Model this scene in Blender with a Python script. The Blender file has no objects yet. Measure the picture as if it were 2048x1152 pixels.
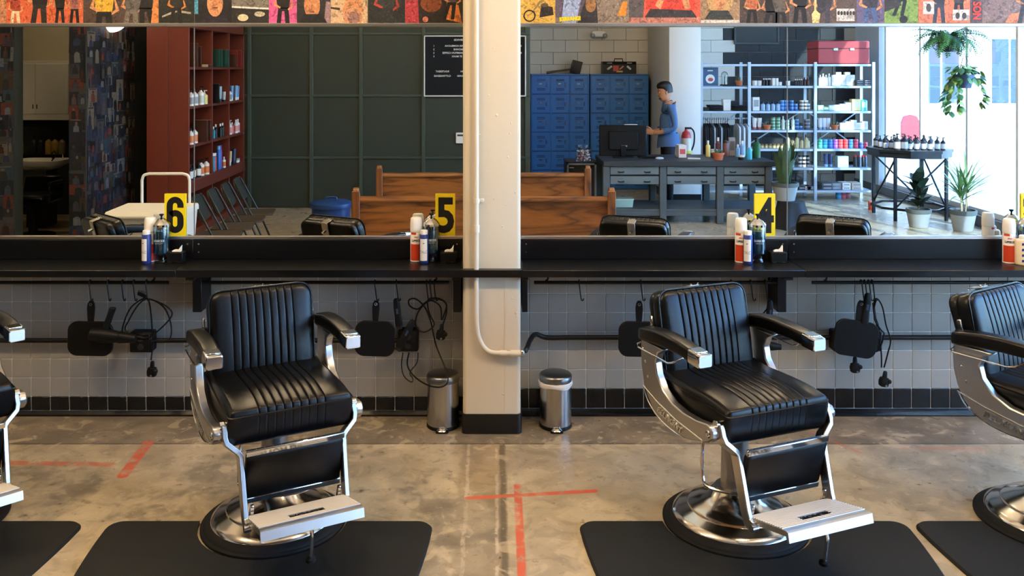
import bpy, bmesh, math, random
from mathutils import Vector, Matrix
random.seed(11)
S = bpy.context.scene
COL = S.collection
PI = math.pi

# ---------------------------------------------------------------- camera
# mirror wall = plane y 0, room extends to -y, x to the right, z up (metres)
F, D, H, CX, CY = 1800.0, 5.04, 1.95, 985.0, 135.0     # focal (px), distance to wall, eye height, principal point
cam_d = bpy.data.cameras.new('camera')
cam = bpy.data.objects.new('camera', cam_d); COL.objects.link(cam)
cam.location = (0, -D, H)
cam.rotation_euler = (math.radians(90), 0, 0)
cam_d.sensor_width = 36.0
cam_d.lens = 36.0 * F / 2048
cam_d.shift_x = (1024 - CX) / 2048
cam_d.shift_y = (CY - 576) / 2048
cam_d.clip_start = 0.05; cam_d.clip_end = 300
S.camera = cam

# ---------------------------------------------------------------- light and exposure
S.view_settings.view_transform = 'Standard'
S.view_settings.look = 'None'
S.view_settings.gamma = 1.0
S.view_settings.use_curve_mapping = False
S.view_settings.exposure = 0.78
S.cycles.use_denoising = True
S.cycles.use_adaptive_sampling = True
S.cycles.adaptive_threshold = 0.03
S.cycles.max_bounces = 6
S.cycles.diffuse_bounces = 3
S.cycles.glossy_bounces = 4
S.cycles.transparent_max_bounces = 8
S.cycles.caustics_reflective = True
S.cycles.caustics_refractive = False
S.cycles.sample_clamp_indirect = 4.0
S.cycles.blur_glossy = 1.0

W = bpy.data.worlds.new('world'); S.world = W; W.use_nodes = True
nt = W.node_tree; nt.nodes.clear()
wo = nt.nodes.new('ShaderNodeOutputWorld'); bg = nt.nodes.new('ShaderNodeBackground')
sky = nt.nodes.new('ShaderNodeTexSky'); sky.sky_type = 'NISHITA'; sky.sun_disc = False
sky.sun_elevation = math.radians(38); sky.sun_rotation = math.radians(-16); sky.air_density = 1.2; sky.dust_density = 1.0; sky.ozone_density = 2.0
bg.inputs['Strength'].default_value = 1.7
wb_ = nt.nodes.new('ShaderNodeMix'); wb_.data_type = 'RGBA'; wb_.blend_type = 'MULTIPLY'; wb_.inputs[0].default_value = 1.0
wb_.inputs[7].default_value = (0.60, 0.87, 1.28, 1)       # the camera is balanced for the warm lamps, so daylight reads cool
nt.links.new(sky.outputs[0], wb_.inputs[6]); nt.links.new(wb_.outputs[2], bg.inputs[0]); nt.links.new(bg.outputs[0], wo.inputs[0])

sun_d = bpy.data.lights.new('sun', 'SUN'); sun_d.energy = 13.0; sun_d.angle = math.radians(0.8); sun_d.color = (0.80, 0.92, 1.0)
sun = bpy.data.objects.new('sun', sun_d); COL.objects.link(sun); sun.location = (12, 20, 20)
sun.rotation_euler = Vector((-0.34, -0.94, -0.50)).to_track_quat('-Z', 'Y').to_euler()

# ---------------------------------------------------------------- helpers
def at(px, py, d):                 # photograph pixel at distance d from the lens -> point in the room
    return Vector(((px - CX) * d / F, d - D, H - (py - CY) * d / F))
def rf(px, py, d):                 # pixel seen in the mirror at folded distance d -> real point in the room behind
    return Vector(((px - CX) * d / F, D - d, H - (py - CY) * d / F))

def lin(c):
    def f(u):
        u /= 255.0
        return u / 12.92 if u <= 0.04045 else ((u + 0.055) / 1.055) ** 2.4
    return (f(c[0]), f(c[1]), f(c[2]), 1.0)

MATS = {}
def new_mat(name):
    m = bpy.data.materials.new(name); m.use_nodes = True
    n = m.node_tree.nodes; n.clear()
    out = n.new('ShaderNodeOutputMaterial')
    MATS[name] = m
    return m, m.node_tree, out
def mat(name, c, rough=0.5, metal=0.0, var=0.08, scale=9.0, bump=0.0, bscale=80.0, coat=0.0, spec=0.5, stretch=None, trans=0.0, ior=1.45, rvar=0.0, aniso=0.0):
    if name in MATS: return MATS[name]
    m, t, out = new_mat(name); N = t.nodes; L = t.links
    b = N.new('ShaderNodeBsdfPrincipled')
    tc = N.new('ShaderNodeTexCoord'); src = tc.outputs['Object']
    if stretch:
        mp = N.new('ShaderNodeMapping'); mp.inputs['Scale'].default_value = stretch
        L.new(src, mp.inputs[0]); src = mp.outputs[0]
    nz = N.new('ShaderNodeTexNoise'); nz.inputs['Scale'].default_value = scale; nz.inputs['Detail'].default_value = 5
    L.new(src, nz.inputs['Vector'])
    cl = lin(c)
    mx = N.new('ShaderNodeMix'); mx.data_type = 'RGBA'
    mx.inputs[6].default_value = tuple(max(0, v * (1 - var)) for v in cl[:3]) + (1,)
    mx.inputs[7].default_value = tuple(min(1, v * (1 + var)) for v in cl[:3]) + (1,)
    L.new(nz.outputs['Fac'], mx.inputs[0]); L.new(mx.outputs[2], b.inputs['Base Color'])
    b.inputs['Roughness'].default_value = rough; b.inputs['Metallic'].default_value = metal
    b.inputs['Specular IOR Level'].default_value = spec; b.inputs['IOR'].default_value = ior
    if coat: b.inputs['Coat Weight'].default_value = coat; b.inputs['Coat Roughness'].default_value = 0.08
    if trans: b.inputs['Transmission Weight'].default_value = trans
    if rvar:
        mr = N.new('ShaderNodeMapRange'); mr.inputs[3].default_value = max(0, rough - rvar); mr.inputs[4].default_value = rough + rvar
        L.new(nz.outputs['Fac'], mr.inputs[0]); L.new(mr.outputs[0], b.inputs['Roughness'])
    if bump:
        n2 = N.new('ShaderNodeTexNoise'); n2.inputs['Scale'].default_value = bscale; n2.inputs['Detail'].default_value = 3
        L.new(src, n2.inputs['Vector'])
        bp = N.new('ShaderNodeBump'); bp.inputs['Strength'].default_value = bump; bp.inputs['Distance'].default_value = 0.004
        L.new(n2.outputs['Fac'], bp.inputs['Height']); L.new(bp.outputs[0], b.inputs['Normal'])
    L.new(b.outputs[0], out.inputs[0])
    return m
def emit(name, c, k):
    if name in MATS: return MATS[name]
    m, t, out = new_mat(name); e = t.nodes.new('ShaderNodeEmission')
    e.inputs[0].default_value = lin(c); e.inputs[1].default_value = k
    t.links.new(e.outputs[0], out.inputs[0]); return m
def thin_glass(name, tint=(255, 255, 255), refl=0.06, rough=0.0):
    if name in MATS: return MATS[name]
    m, t, out = new_mat(name); N = t.nodes; L = t.links
    tr = N.new('ShaderNodeBsdfTransparent'); tr.inputs[0].default_value = lin(tint)
    gl = N.new('ShaderNodeBsdfGlossy'); gl.inputs['Roughness'].default_value = rough
    lw = N.new('ShaderNodeLayerWeight'); lw.inputs[0].default_value = 0.25
    ml = N.new('ShaderNodeMath'); ml.operation = 'MULTIPLY_ADD'; ml.inputs[1].default_value = 0.5; ml.inputs[2].default_value = refl
    mx = N.new('ShaderNodeMixShader')
    L.new(lw.outputs['Fresnel'], ml.inputs[0]); L.new(ml.outputs[0], mx.inputs[0])
    L.new(tr.outputs[0], mx.inputs[1]); L.new(gl.outputs[0], mx.inputs[2]); L.new(mx.outputs[0], out.inputs[0])
    return m
def wood(name, dark, light, rough=0.4, scale=6.0, axis=0, coat=0.2):
    if name in MATS: return MATS[name]
    m, t, out = new_mat(name); N = t.nodes; L = t.links
    b = N.new('ShaderNodeBsdfPrincipled'); b.inputs['Roughness'].default_value = rough
    b.inputs['Coat Weight'].default_value = coat
    tc = N.new('ShaderNodeTexCoord'); mp = N.new('ShaderNodeMapping')
    sc = [1.0, 1.0, 1.0]; sc[axis] = 0.13; mp.inputs['Scale'].default_value = sc
    L.new(tc.outputs['Object'], mp.inputs[0])
    nz = N.new('ShaderNodeTexNoise'); nz.inputs['Scale'].default_value = scale; nz.inputs['Detail'].default_value = 3; nz.inputs['Distortion'].default_value = 0.8
    L.new(mp.outputs[0], nz.inputs['Vector'])
    ml = N.new('ShaderNodeMath'); ml.operation = 'MULTIPLY'; ml.inputs[1].default_value = 9.0
    fr = N.new('ShaderNodeMath'); fr.operation = 'PINGPONG'; fr.inputs[1].default_value = 1.0
    L.new(nz.outputs['Fac'], ml.inputs[0]); L.new(ml.outputs[0], fr.inputs[0])
    n2 = N.new('ShaderNodeTexNoise'); n2.inputs['Scale'].default_value = 70; n2.inputs['Detail'].default_value = 4
    L.new(mp.outputs[0], n2.inputs['Vector'])
    pw_ = N.new('ShaderNodeMath'); pw_.operation = 'POWER'; pw_.inputs[1].default_value = 2.2; L.new(fr.outputs[0], pw_.inputs[0])
    ad = N.new('ShaderNodeMath'); ad.operation = 'MULTIPLY_ADD'; L.new(pw_.outputs[0], ad.inputs[0]); ad.inputs[1].default_value = 0.75
    hf = N.new('ShaderNodeMath'); hf.operation = 'MULTIPLY'; hf.inputs[1].default_value = 0.45; L.new(n2.outputs['Fac'], hf.inputs[0]); L.new(hf.outputs[0], ad.inputs[2])
    cr = N.new('ShaderNodeMix'); cr.data_type = 'RGBA'; cr.inputs[6].default_value = lin(light); cr.inputs[7].default_value = lin(dark)
    L.new(ad.outputs[0], cr.inputs[0]); L.new(cr.outputs[2], b.inputs['Base Color']); L.new(b.outputs[0], out.inputs[0])
    return m

class G:
    def __init__(s): s.v = []; s.f = []; s.mi = []
    def add(s, vs, fs, m=0):
        o = len(s.v); s.v += [tuple(v) for v in vs]; s.f += [tuple(i + o for i in f) for f in fs]; s.mi += [m] * len(fs); return s
    def box(s, c, d, b=0.0, R=None, m=0):
        hx, hy, hz = d[0] / 2, d[1] / 2, d[2] / 2; c = Vector(c)
        b = min(b, hx * .95, hy * .95, hz * .95)
        if b <= 0:
            vs = [Vector((x * hx, y * hy, z * hz)) for x in (-1, 1) for y in (-1, 1) for z in (-1, 1)]
            fs = [(0, 1, 3, 2), (4, 6, 7, 5), (0, 4, 5, 1), (2, 3, 7, 6), (0, 2, 6, 4), (1, 5, 7, 3)]
        else:
            vs = []; ix = {}
            for x in (-1, 1):
                for y in (-1, 1):
                    for z in (-1, 1):
                        for k, p in enumerate(((hx, hy - b, hz - b), (hx - b, hy, hz - b), (hx - b, hy - b, hz))):
                            ix[(x, y, z, k)] = len(vs); vs.append(Vector((x * p[0], y * p[1], z * p[2])))
            fs = []
            for a in (-1, 1):
                fs.append([ix[(a, y, z, 0)] for y, z in ((-1, -1), (1, -1), (1, 1), (-1, 1))])
                fs.append([ix[(x, a, z, 1)] for x, z in ((-1, -1), (1, -1), (1, 1), (-1, 1))])
                fs.append([ix[(x, y, a, 2)] for x, y in ((-1, -1), (1, -1), (1, 1), (-1, 1))])
                for e in (-1, 1):
                    fs.append([ix[(a, e, -1, 0)], ix[(a, e, 1, 0)], ix[(a, e, 1, 1)], ix[(a, e, -1, 1)]])
                    fs.append([ix[(a, -1, e, 0)], ix[(a, 1, e, 0)], ix[(a, 1, e, 2)], ix[(a, -1, e, 2)]])
                    fs.append([ix[(-1, a, e, 1)], ix[(1, a, e, 1)], ix[(1, a, e, 2)], ix[(-1, a, e, 2)]])
            for x in (-1, 1):
                for y in (-1, 1):
                    for z in (-1, 1): fs.append([ix[(x, y, z, k)] for k in range(3)])
        if R is not None: vs = [R @ v for v in vs]
        return s.add([v + c for v in vs], fs, m)
    def bx(s, x0, x1, y0, y1, z0, z1, b=0.0, m=0):
        return s.box(((x0 + x1) / 2, (y0 + y1) / 2, (z0 + z1) / 2), (abs(x1 - x0), abs(y1 - y0), abs(z1 - z0)), b, None, m)
    def rings(s, rs, cap=True, m=0, closed=False):
        n = len(rs[0]); vs = [p for r in rs for p in r]; fs = []
        k = len(rs)
        for i in range(k if closed else k - 1):
            a, b = i * n, ((i + 1) % k) * n
            for j in range(n):
                q = (j + 1) % n; fs.append((a + j, a + q, b + q, b + j))
        if cap and not closed: fs.append(tuple(range(n))[::-1]); fs.append(tuple((k - 1) * n + j for j in range(n)))
        return s.add(vs, fs, m)
    def tube(s, pts, r, n=8, m=0, closed=False, cap=True, flat=1.0):
        pts = [Vector(p) for p in pts]; k = len(pts); rs = []
        up = None
        for i, p in enumerate(pts):
            if closed: t = pts[(i + 1) % k] - pts[i - 1]
            else: t = pts[min(i + 1, k - 1)] - pts[max(i - 1, 0)]
            t.normalize()
            if up is None:
                up = Vector((0, 0, 1)) if abs(t.z) < 0.9 else Vector((1, 0, 0))
            a = t.cross(up)
            if a.length < 1e-5: a = t.orthogonal()
            a.normalize(); u = a.cross(t).normalized(); up = u
            rr = r[i] if isinstance(r, (list, tuple)) else r
            rs.append([p + a * (rr * math.cos(2 * PI * (j + .5) / n)) + u * (rr * flat * math.sin(2 * PI * (j + .5) / n)) for j in range(n)])
        return s.rings(rs, cap, m, closed)
    def cyl(s, p0, p1, r0, r1=None, n=16, m=0): return s.tube([p0, p1], [r0, r0 if r1 is None else r1], n, m)
    def lathe(s, prof, c=(0, 0, 0), n=24, m=0, R=None):
        c = Vector(c); rs = []
        for r, z in prof:
            ring = [Vector((max(r, 1e-4) * math.cos(2 * PI * j / n), max(r, 1e-4) * math.sin(2 * PI * j / n), z)) for j in range(n)]
            if R is not None: ring = [R @ p for p in ring]
            rs.append([p + c for p in ring])
        return s.rings(rs, True, m)
    def ell(s, c, r, nu=14, nv=9, m=0, R=None):
        prof = [(math.sin(PI * i / nv), -math.cos(PI * i / nv)) for i in range(nv + 1)]
        c = Vector(c); rs = []
        for a, z in prof:
            ring = [Vector((r[0] * max(a, 1e-3) * math.cos(2 * PI * j / nu), r[1] * max(a, 1e-3) * math.sin(2 * PI * j / nu), r[2] * z)) for j in range(nu)]
            if R is not None: ring = [R @ p for p in ring]
            rs.append([p + c for p in ring])
        return s.rings(rs, True, m)
    def prism(s, poly, plane, a0, a1, m=0):
        def P(p, a): return {'xz': (p[0], a, p[1]), 'yz': (a, p[0], p[1]), 'xy': (p[0], p[1], a)}[plane]
        return s.rings([[P(p, a0) for p in poly], [P(p, a1) for p in poly]], True, m)
    def flat(s, poly, plane, a, m=0):
        def P(p): return {'xz': (p[0], a, p[1]), 'yz': (a, p[0], p[1]), 'xy': (p[0], p[1], a)}[plane]
        return s.add([P(p) for p in poly], [tuple(range(len(poly)))], m)
    def mesh(s, name, mats, sm=38, recalc=True):
        me = bpy.data.meshes.new(name); me.from_pydata(s.v, [], s.f)
        if not isinstance(mats, (list, tuple)): mats = [mats]
        for m in mats: me.materials.append(m)
        me.polygons.foreach_set('material_index', s.mi)
        if recalc:
            bm = bmesh.new(); bm.from_mesh(me); bmesh.ops.recalc_face_normals(bm, faces=bm.faces); bm.to_mesh(me); bm.free()
        if sm:
            me.polygons.foreach_set('use_smooth', [True] * len(me.polygons))
            me.set_sharp_from_angle(angle=math.radians(sm))
        me.update(); return me
    def obj(s, name, mats, parent=None, sm=38, recalc=True):
        return link(name, s.mesh(name, mats, sm, recalc), parent)
def link(name, me, parent=None, loc=(0, 0, 0), rot=(0, 0, 0), scale=None):
    o = bpy.data.objects.new(name, me); COL.objects.link(o); o.parent = parent
    o.location = loc; o.rotation_euler = rot
    if scale: o.scale = scale
    return o
USED = {}
def tag(o, label, cat, group=None):
    o['label'] = label; o['category'] = cat
    if group: o['group'] = group
    return o
def thing(name, label, cat, loc=(0, 0, 0), rz=0.0, group=None):
    o = bpy.data.objects.new(name, None); COL.objects.link(o); o.empty_display_size = 0.05
    o.location = loc; o.rotation_euler = (0, 0, rz); return tag(o, label, cat, group)
def struct(o): o['kind'] = 'structure'; return o
def stuff(o): o['kind'] = 'stuff'; return o
def kids(o): return [c for c in bpy.data.objects if c.parent == o]
def copy_tree(src, loc, rz, label=None, group=None):
    def cp(o, par):
        c = o.copy(); COL.objects.link(c); c.parent = par
        for ch in list(o.children): cp(ch, c)
        return c
    r = cp(src, None); r.location = loc; r.rotation_euler = (0, 0, rz)
    if label: r['label'] = label
    if group: r['group'] = group
    return r
def text(s, size, m, name, parent=None, loc=(0, 0, 0), rot=(PI / 2, 0, 0), bold=0.0, sx=1.0, ext=0.0006, shear=0.0, align='CENTER'):
    cu = bpy.data.curves.new(name, 'FONT'); cu.body = s; cu.size = size; cu.offset = bold; cu.extrude = ext; cu.align_x = align; cu.align_y = 'CENTER'; cu.shear = shear
    cu.resolution_u = 3
    o = bpy.data.objects.new('tmp', cu); COL.objects.link(o)
    bpy.context.view_layer.update()
    me = bpy.data.meshes.new_from_object(o.evaluated_get(bpy.context.evaluated_depsgraph_get()))
    bpy.data.objects.remove(o); bpy.data.curves.remove(cu)
    me.materials.clear(); me.materials.append(m)
    for v in me.vertices: v.co.x *= sx
    return link(name, me, parent, loc, rot)
def rrect(w, h, r, n=5, cx=0.0, cy=0.0):
    pts = []
    for sx, sy, a0 in ((1, 1, 0), (-1, 1, 90), (-1, -1, 180), (1, -1, 270)):
        for i in range(n + 1):
            a = math.radians(a0 + 90 * i / n)
            pts.append((cx + sx * (w / 2 - r) + r * math.cos(a), cy + sy * (h / 2 - r) + r * math.sin(a)))
    return pts
def smooth(pts, k=5):            # Catmull-Rom through points
    pts = [Vector(p) for p in pts]; out = []
    for i in range(len(pts) - 1):
        p0, p1, p2, p3 = pts[max(i - 1, 0)], pts[i], pts[i + 1], pts[min(i + 2, len(pts) - 1)]
        for j in range(k):
            t = j / k
            out.append(0.5 * ((2 * p1) + (p2 - p0) * t + (2 * p0 - 5 * p1 + 4 * p2 - p3) * t * t + (3 * p1 - p0 - 3 * p2 + p3) * t ** 3))
    out.append(pts[-1]); return out
ORD = ['first', 'second', 'third', 'fourth', 'fifth', 'sixth', 'seventh', 'eighth', 'ninth', 'tenth', 'eleventh', 'twelfth', 'thirteenth', 'fourteenth', 'fifteenth', 'sixteenth', 'seventeenth', 'eighteenth', 'nineteenth', 'twentieth', 'twenty-first', 'twenty-second', 'twenty-third', 'twenty-fourth']

# ---------------------------------------------------------------- common materials
M_black = mat('black_vinyl', (6, 7, 9), 0.33, var=0.2, bump=0.08, bscale=260, spec=0.34)
M_blackmetal = mat('black_painted_steel', (12, 13, 15), 0.42, var=0.15, spec=0.35)
M_blackplastic = mat('black_plastic', (11, 12, 13), 0.5, var=0.15, spec=0.25)
M_rubber = mat('black_rubber', (15, 16, 17), 0.7, var=0.12, bump=0.1, bscale=300, spec=0.3)
M_chrome = mat('chrome', (214, 214, 214), 0.09, 1.0, var=0.02)
M_steel = mat('brushed_steel', (176, 174, 170), 0.24, 1.0, var=0.06, scale=30, stretch=(1, 1, 0.05))
M_alu = mat('cast_aluminium', (188, 188, 188), 0.30, 1.0, var=0.04)
M_white = mat('white_paint', (226, 224, 218), 0.5, var=0.03)
M_whiteplastic = mat('white_plastic', (232, 230, 224), 0.35, var=0.03)
M_cream = mat('cream_paint', (214, 200, 174), 0.5, var=0.05, scale=3, bump=0.15, bscale=25)
M_mirror = mat('silvered_mirror', (232, 236, 234), 0.0, 1.0, var=0.0)
# ================================================================ STRUCTURE
class E:                                   # tiny node-expression helper
    def __init__(s, t, o): s.t = t; s.o = o
    def _m(s, op, b=None, c=None, rev=False):
        n = s.t.nodes.new('ShaderNodeMath'); n.operation = op
        ins = [s, b] if not rev else [b, s]
        if c is not None: ins.append(c)
        for i, q in enumerate(ins):
            if q is None: continue
            if isinstance(q, E): s.t.links.new(q.o, n.inputs[i])
            else: n.inputs[i].default_value = q
        return E(s.t, n.outputs[0])
    def __add__(s, b): return s._m('ADD', b)
    def __sub__(s, b): return s._m('SUBTRACT', b)
    def __mul__(s, b): return s._m('MULTIPLY', b)
    def rsub(s, b): return s._m('SUBTRACT', b, rev=True)
    def abs(s): return s._m('ABSOLUTE')
    def max(s, b): return s._m('MAXIMUM', b)
    def min(s, b): return s._m('MINIMUM', b)
    def step(s, a, b):
        n = s.t.nodes.new('ShaderNodeMapRange'); n.interpolation_type = 'SMOOTHSTEP'
        s.t.links.new(s.o, n.inputs[0]); n.inputs[1].default_value = a; n.inputs[2].default_value = b
        return E(s.t, n.outputs[0])
def mixc(t, f, a, b):
    n = t.nodes.new('ShaderNodeMix'); n.data_type = 'RGBA'
    for i, q in ((0, f), (6, a), (7, b)):
        if isinstance(q, E): t.links.new(q.o, n.inputs[i])
        elif i == 0: n.inputs[0].default_value = q
        else: n.inputs[i].default_value = lin(q)
    return E(t, n.outputs[2])
def noise(t, vec, sc, det=4, dist=0.0, w=0.0):
    n = t.nodes.new('ShaderNodeTexNoise'); n.inputs['Scale'].default_value = sc; n.inputs['Detail'].default_value = det; n.inputs['Distortion'].default_value = dist
    if w:
        mp = t.nodes.new('ShaderNodeMapping'); mp.inputs['Location'].default_value = (w, w * 1.7, 0); t.links.new(vec.o, mp.inputs[0]); t.links.new(mp.outputs[0], n.inputs['Vector'])
    else: t.links.new(vec.o, n.inputs['Vector'])
    return E(t, n.outputs['Fac'])

def floor_mat():
    m, t, out = new_mat('worn_concrete'); N = t.nodes; L = t.links
    b = N.new('ShaderNodeBsdfPrincipled')
    tc = N.new('ShaderNodeTexCoord'); P = E(t, tc.outputs['Object'])
    sp = N.new('ShaderNodeSeparateXYZ'); L.new(P.o, sp.inputs[0]); x = E(t, sp.outputs[0]); y = E(t, sp.outputs[1])
    n1 = noise(t, P, 1.3, 4, 0.5); n2 = noise(t, P, 4.2, 6, 0.4, 3.1); n3 = noise(t, P, 17, 6, 0.2, 7.7); n4 = noise(t, P, 60, 3, 0, 1.3)
    wob = (n2 - 0.5) * 0.10 + (n3 - 0.5) * 0.04
    slab = mixc(t, n2.step(0.35, 0.68), (194, 178, 146), (168, 152, 122))
    slab = mixc(t, n1.step(0.48, 0.66), slab, (162, 147, 121))
    dirty = mixc(t, n2.step(0.38, 0.62), (160, 146, 121), (128, 117, 99))
    dirty = mixc(t, n1.step(0.42, 0.62), dirty, (168, 146, 112))
    right = (x + wob * 0.35).step(0.05, 0.065)
    left = (x * -1.0 + wob).step(0.14, 0.17)
    isslab = right.max((n1 + n3 * 0.3).step(0.52, 0.62) * left)
    col = mixc(t, isslab, dirty, slab)
    band = (y + wob * 0.5).step(-0.385, -0.372)
    bandc = mixc(t, n2.step(0.4, 0.6), (138, 124, 104), (112, 102, 88))
    col = mixc(t, band, col, bandc)
    # joints and cracks
    def line(e, c, w, wb=0.3): return ((e - c + wob * wb).abs()).step(w * 0.35, w).rsub(1.0)
    back = y.step(-0.40, -0.36).rsub(1.0)
    col = mixc(t, line(x, -0.12, 0.012, 0.3) * back * n3.step(0.35, 0.5), col, (184, 168, 142))
    col = mixc(t, line(x, 0.02, 0.010, 0.25) * back * n3.step(0.42, 0.55), col, (188, 174, 150))
    col = mixc(t, line(x, 0.05, 0.022, 0.3) * back * 0.75, col, (82, 72, 54))
    col = mixc(t, line(y, -0.376, 0.010, 0.1) * 0.7, col, (70, 62, 50))
    # blotches, chips and pits
    col = mixc(t, n3.step(0.62, 0.72) * 0.55, col, (182, 168, 146))
    col = mixc(t, n3.step(0.24, 0.33).rsub(1.0) * 0.7, col, (66, 60, 50))
    col = mixc(t, n4.step(0.70, 0.78) * 0.6 * n2.step(0.45, 0.6), col, (60, 55, 46))
    n5 = noise(t, P, 9.0, 8, 0.9, 12.4); n6 = noise(t, P, 34, 5, 0.3, 5.5)
    col = mixc(t, n5.step(0.52, 0.62) * 0.26, col, (98, 88, 70))
    col = mixc(t, n5.step(0.36, 0.44).rsub(1.0) * 0.45, col, (206, 188, 154))
    col = mixc(t, n6.step(0.62, 0.72) * 0.3, col, (84, 76, 62))
    col = mixc(t, n6.step(0.28, 0.36).rsub(1.0) * 0.4, col, (214, 198, 168))
    # red marking paint
    def seg(x0, y0, x1, y1, w):
        dx, dy = x1 - x0, y1 - y0; LL = dx * dx + dy * dy
        tt = ((x - x0) * dx + (y - y0) * dy) * (1.0 / LL); tt = tt.max(0.0).min(1.0)
        ex = (x - x0) - tt * dx; ey = (y - y0) - tt * dy
        dd = (ex * ex + ey * ey)._m('SQRT')
        return dd.step(w * 0.6, w).rsub(1.0)
    red = seg(-2.40, -0.60, -1.88, -0.62, 0.030) * 0.75
    for a in ((-1.79, -0.36, -1.765, -0.74, 0.034), (-0.11, -0.965, 0.47, -0.895, 0.020), (0.117, -0.84, 0.112, -1.75, 0.022), (-2.9, -0.60, -2.5, -0.60, 0.03)):
        red = red.max(seg(*a))
    red = red.max(seg(1.70, -0.22, 1.86, -0.48, 0.014) * 0.45).max(seg(2.1, -0.43, 2.5, -0.44, 0.02) * 0.35)
    col = mixc(t, red * (n3 + n2 * 0.6).step(0.52, 0.86) * 0.95, col, (206, 92, 62))
    L.new(col.o, b.inputs['Base Color'])
    r = (n2 * 0.22 + n3 * 0.16) + 0.12
    L.new(r.o, b.inputs['Roughness'])
    bp = N.new('ShaderNodeBump'); bp.inputs['Strength'].default_value = 0.25; bp.inputs['Distance'].default_value = 0.006
    L.new((n3 + n4 * 0.5).o, bp.inputs['Height']); L.new(bp.outputs[0], b.inputs['Normal'])
    L.new(b.outputs[0], out.inputs[0]); return m

XL, XR, YB, ZC = -7.2, 6.0, -9.80, 4.2
struct(G().bx(XL - .2, XR + .05, YB - .2, 0.25, -0.12, 0).obj('floor', floor_mat(), sm=0))
struct(G().bx(XL - .2, XR + .3, YB - .2, 0.25, ZC, ZC + .15).obj('ceiling', mat('ceiling_paint', (206, 200, 188), 0.8, var=.04), sm=0))
M_wall = mat('wall_paint', (214, 208, 196), 0.7, var=0.04, scale=2)
wb = struct(G().bx(XL - .2, XR + .3, 0.012, 0.25, 0, ZC).obj('wall_front', mat('grout', (214, 208, 196), 0.8, var=.05), sm=0))
struct(G().bx(XL - .2, XL, YB - .2, 0.012, 0, ZC).obj('wall_left', M_wall, sm=0))

# ---- tiles below the counter (each one a piece; those at the far ends joined)
M_tile = mat('glazed_tile', (152, 148, 140), 0.22, var=0.05, scale=2.3, bump=0.03, bscale=20)
M_btile = mat('black_tile', (18, 19, 20), 0.16, var=0.2, scale=12, bump=0.15, bscale=30)
TP, TZ, Z0 = 0.1074, 0.1062, 0.104
tile_me = G().box((0, 0, 0), (TP - .0030, .010, TZ - .0030), .0022).mesh('tile', M_tile)
btile_r = G().box((0, 0, 0), (TP - .0026, .012, .150 - .040), .003).mesh('base_tile', M_btile)
btile_me = G().box((0, 0, 0), (TP - .0026, .012, Z0 - .028), .003).mesh('base_tile', M_btile)
rest = G()
cells = []
for k in range(-26, 36):
    xc = -0.6555 + TP * (k + .5)
    zz = Z0 if xc < 0 else 0.150                          # the courses right of the column sit a little higher
    for r in range(7 if xc < 0 else 7): cells.append((abs(xc - 0.11), xc, zz + TZ * (r + .5)))
cells = [c for c in cells if not (-0.15 < c[1] < 0.14)]           # behind the column
cells.sort()
for i, (q, xc, z) in enumerate(cells):
    if i < 300: link('tile', tile_me, wb, (xc, 0.0140, z))
    else: rest.box((xc, 0.0140, z), (TP - .003, .010, TZ - .003), .0022)
stuff(rest.obj('tile_field', M_tile, wb))
for k in range(-22, 31):
    xc = -0.6555 + TP * (k + .5)
    if -0.15 < xc < 0.14: continue
    if xc < 0: link('base_tile', btile_me, wb, (xc, 0.0140, 0.026 + (Z0 - .026) / 2))
    else: link('base_tile', btile_r, wb, (xc, 0.0140, 0.038 + (.150 - .038) / 2))
G().prism([(0.012, 0), (-0.012, 0), (-0.011, 0.010), (0.004, 0.025), (0.012, 0.025)], 'yz', -3.4, -.16).obj('cove_base', M_btile, wb)
G().prism([(0.012, 0), (-0.012, 0), (-0.011, 0.012), (0.004, 0.037), (0.012, 0.037)], 'yz', .15, 3.4).obj('cove_base', M_btile, wb)

# ---- column standing in front of the wall
col = struct(G().prism(rrect(0.308, 0.30, 0.022, 4, 0.0, -0.095), 'xy', 0.0, ZC).obj('column', M_cream))
col.location = (-0.004, 0, 0)
G().prism(rrect(0.322, 0.315, 0.03, 4, 0.0, -0.098), 'xy', 0.001, 0.105).obj('column_base', mat('black_gloss_paint', (20, 20, 21), .3, var=.2, bump=.3, bscale=30), col)
chip = G()
random.seed(5)
for i in range(16):
    px, py = random.uniform(960, 1036), random.choice([random.uniform(60, 300), random.uniform(310, 520), random.uniform(580, 800)])
    p = at(px, py, 4.80); chip.ell((p.x, -0.2455, p.z), (random.uniform(.003, .010), .003, random.uniform(.002, .009)), 7, 4)
stuff(chip.obj('paint_chips', M_cream, col))
G().bx(-.07, -.01, -.2465, -.244, 1.275, 1.277).obj('casting_seam', M_cream, col)
G().bx(0.068, 0.070, -.2462, -.244, .11, .82, 0).obj('casting_seam', M_cream, col)

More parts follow.
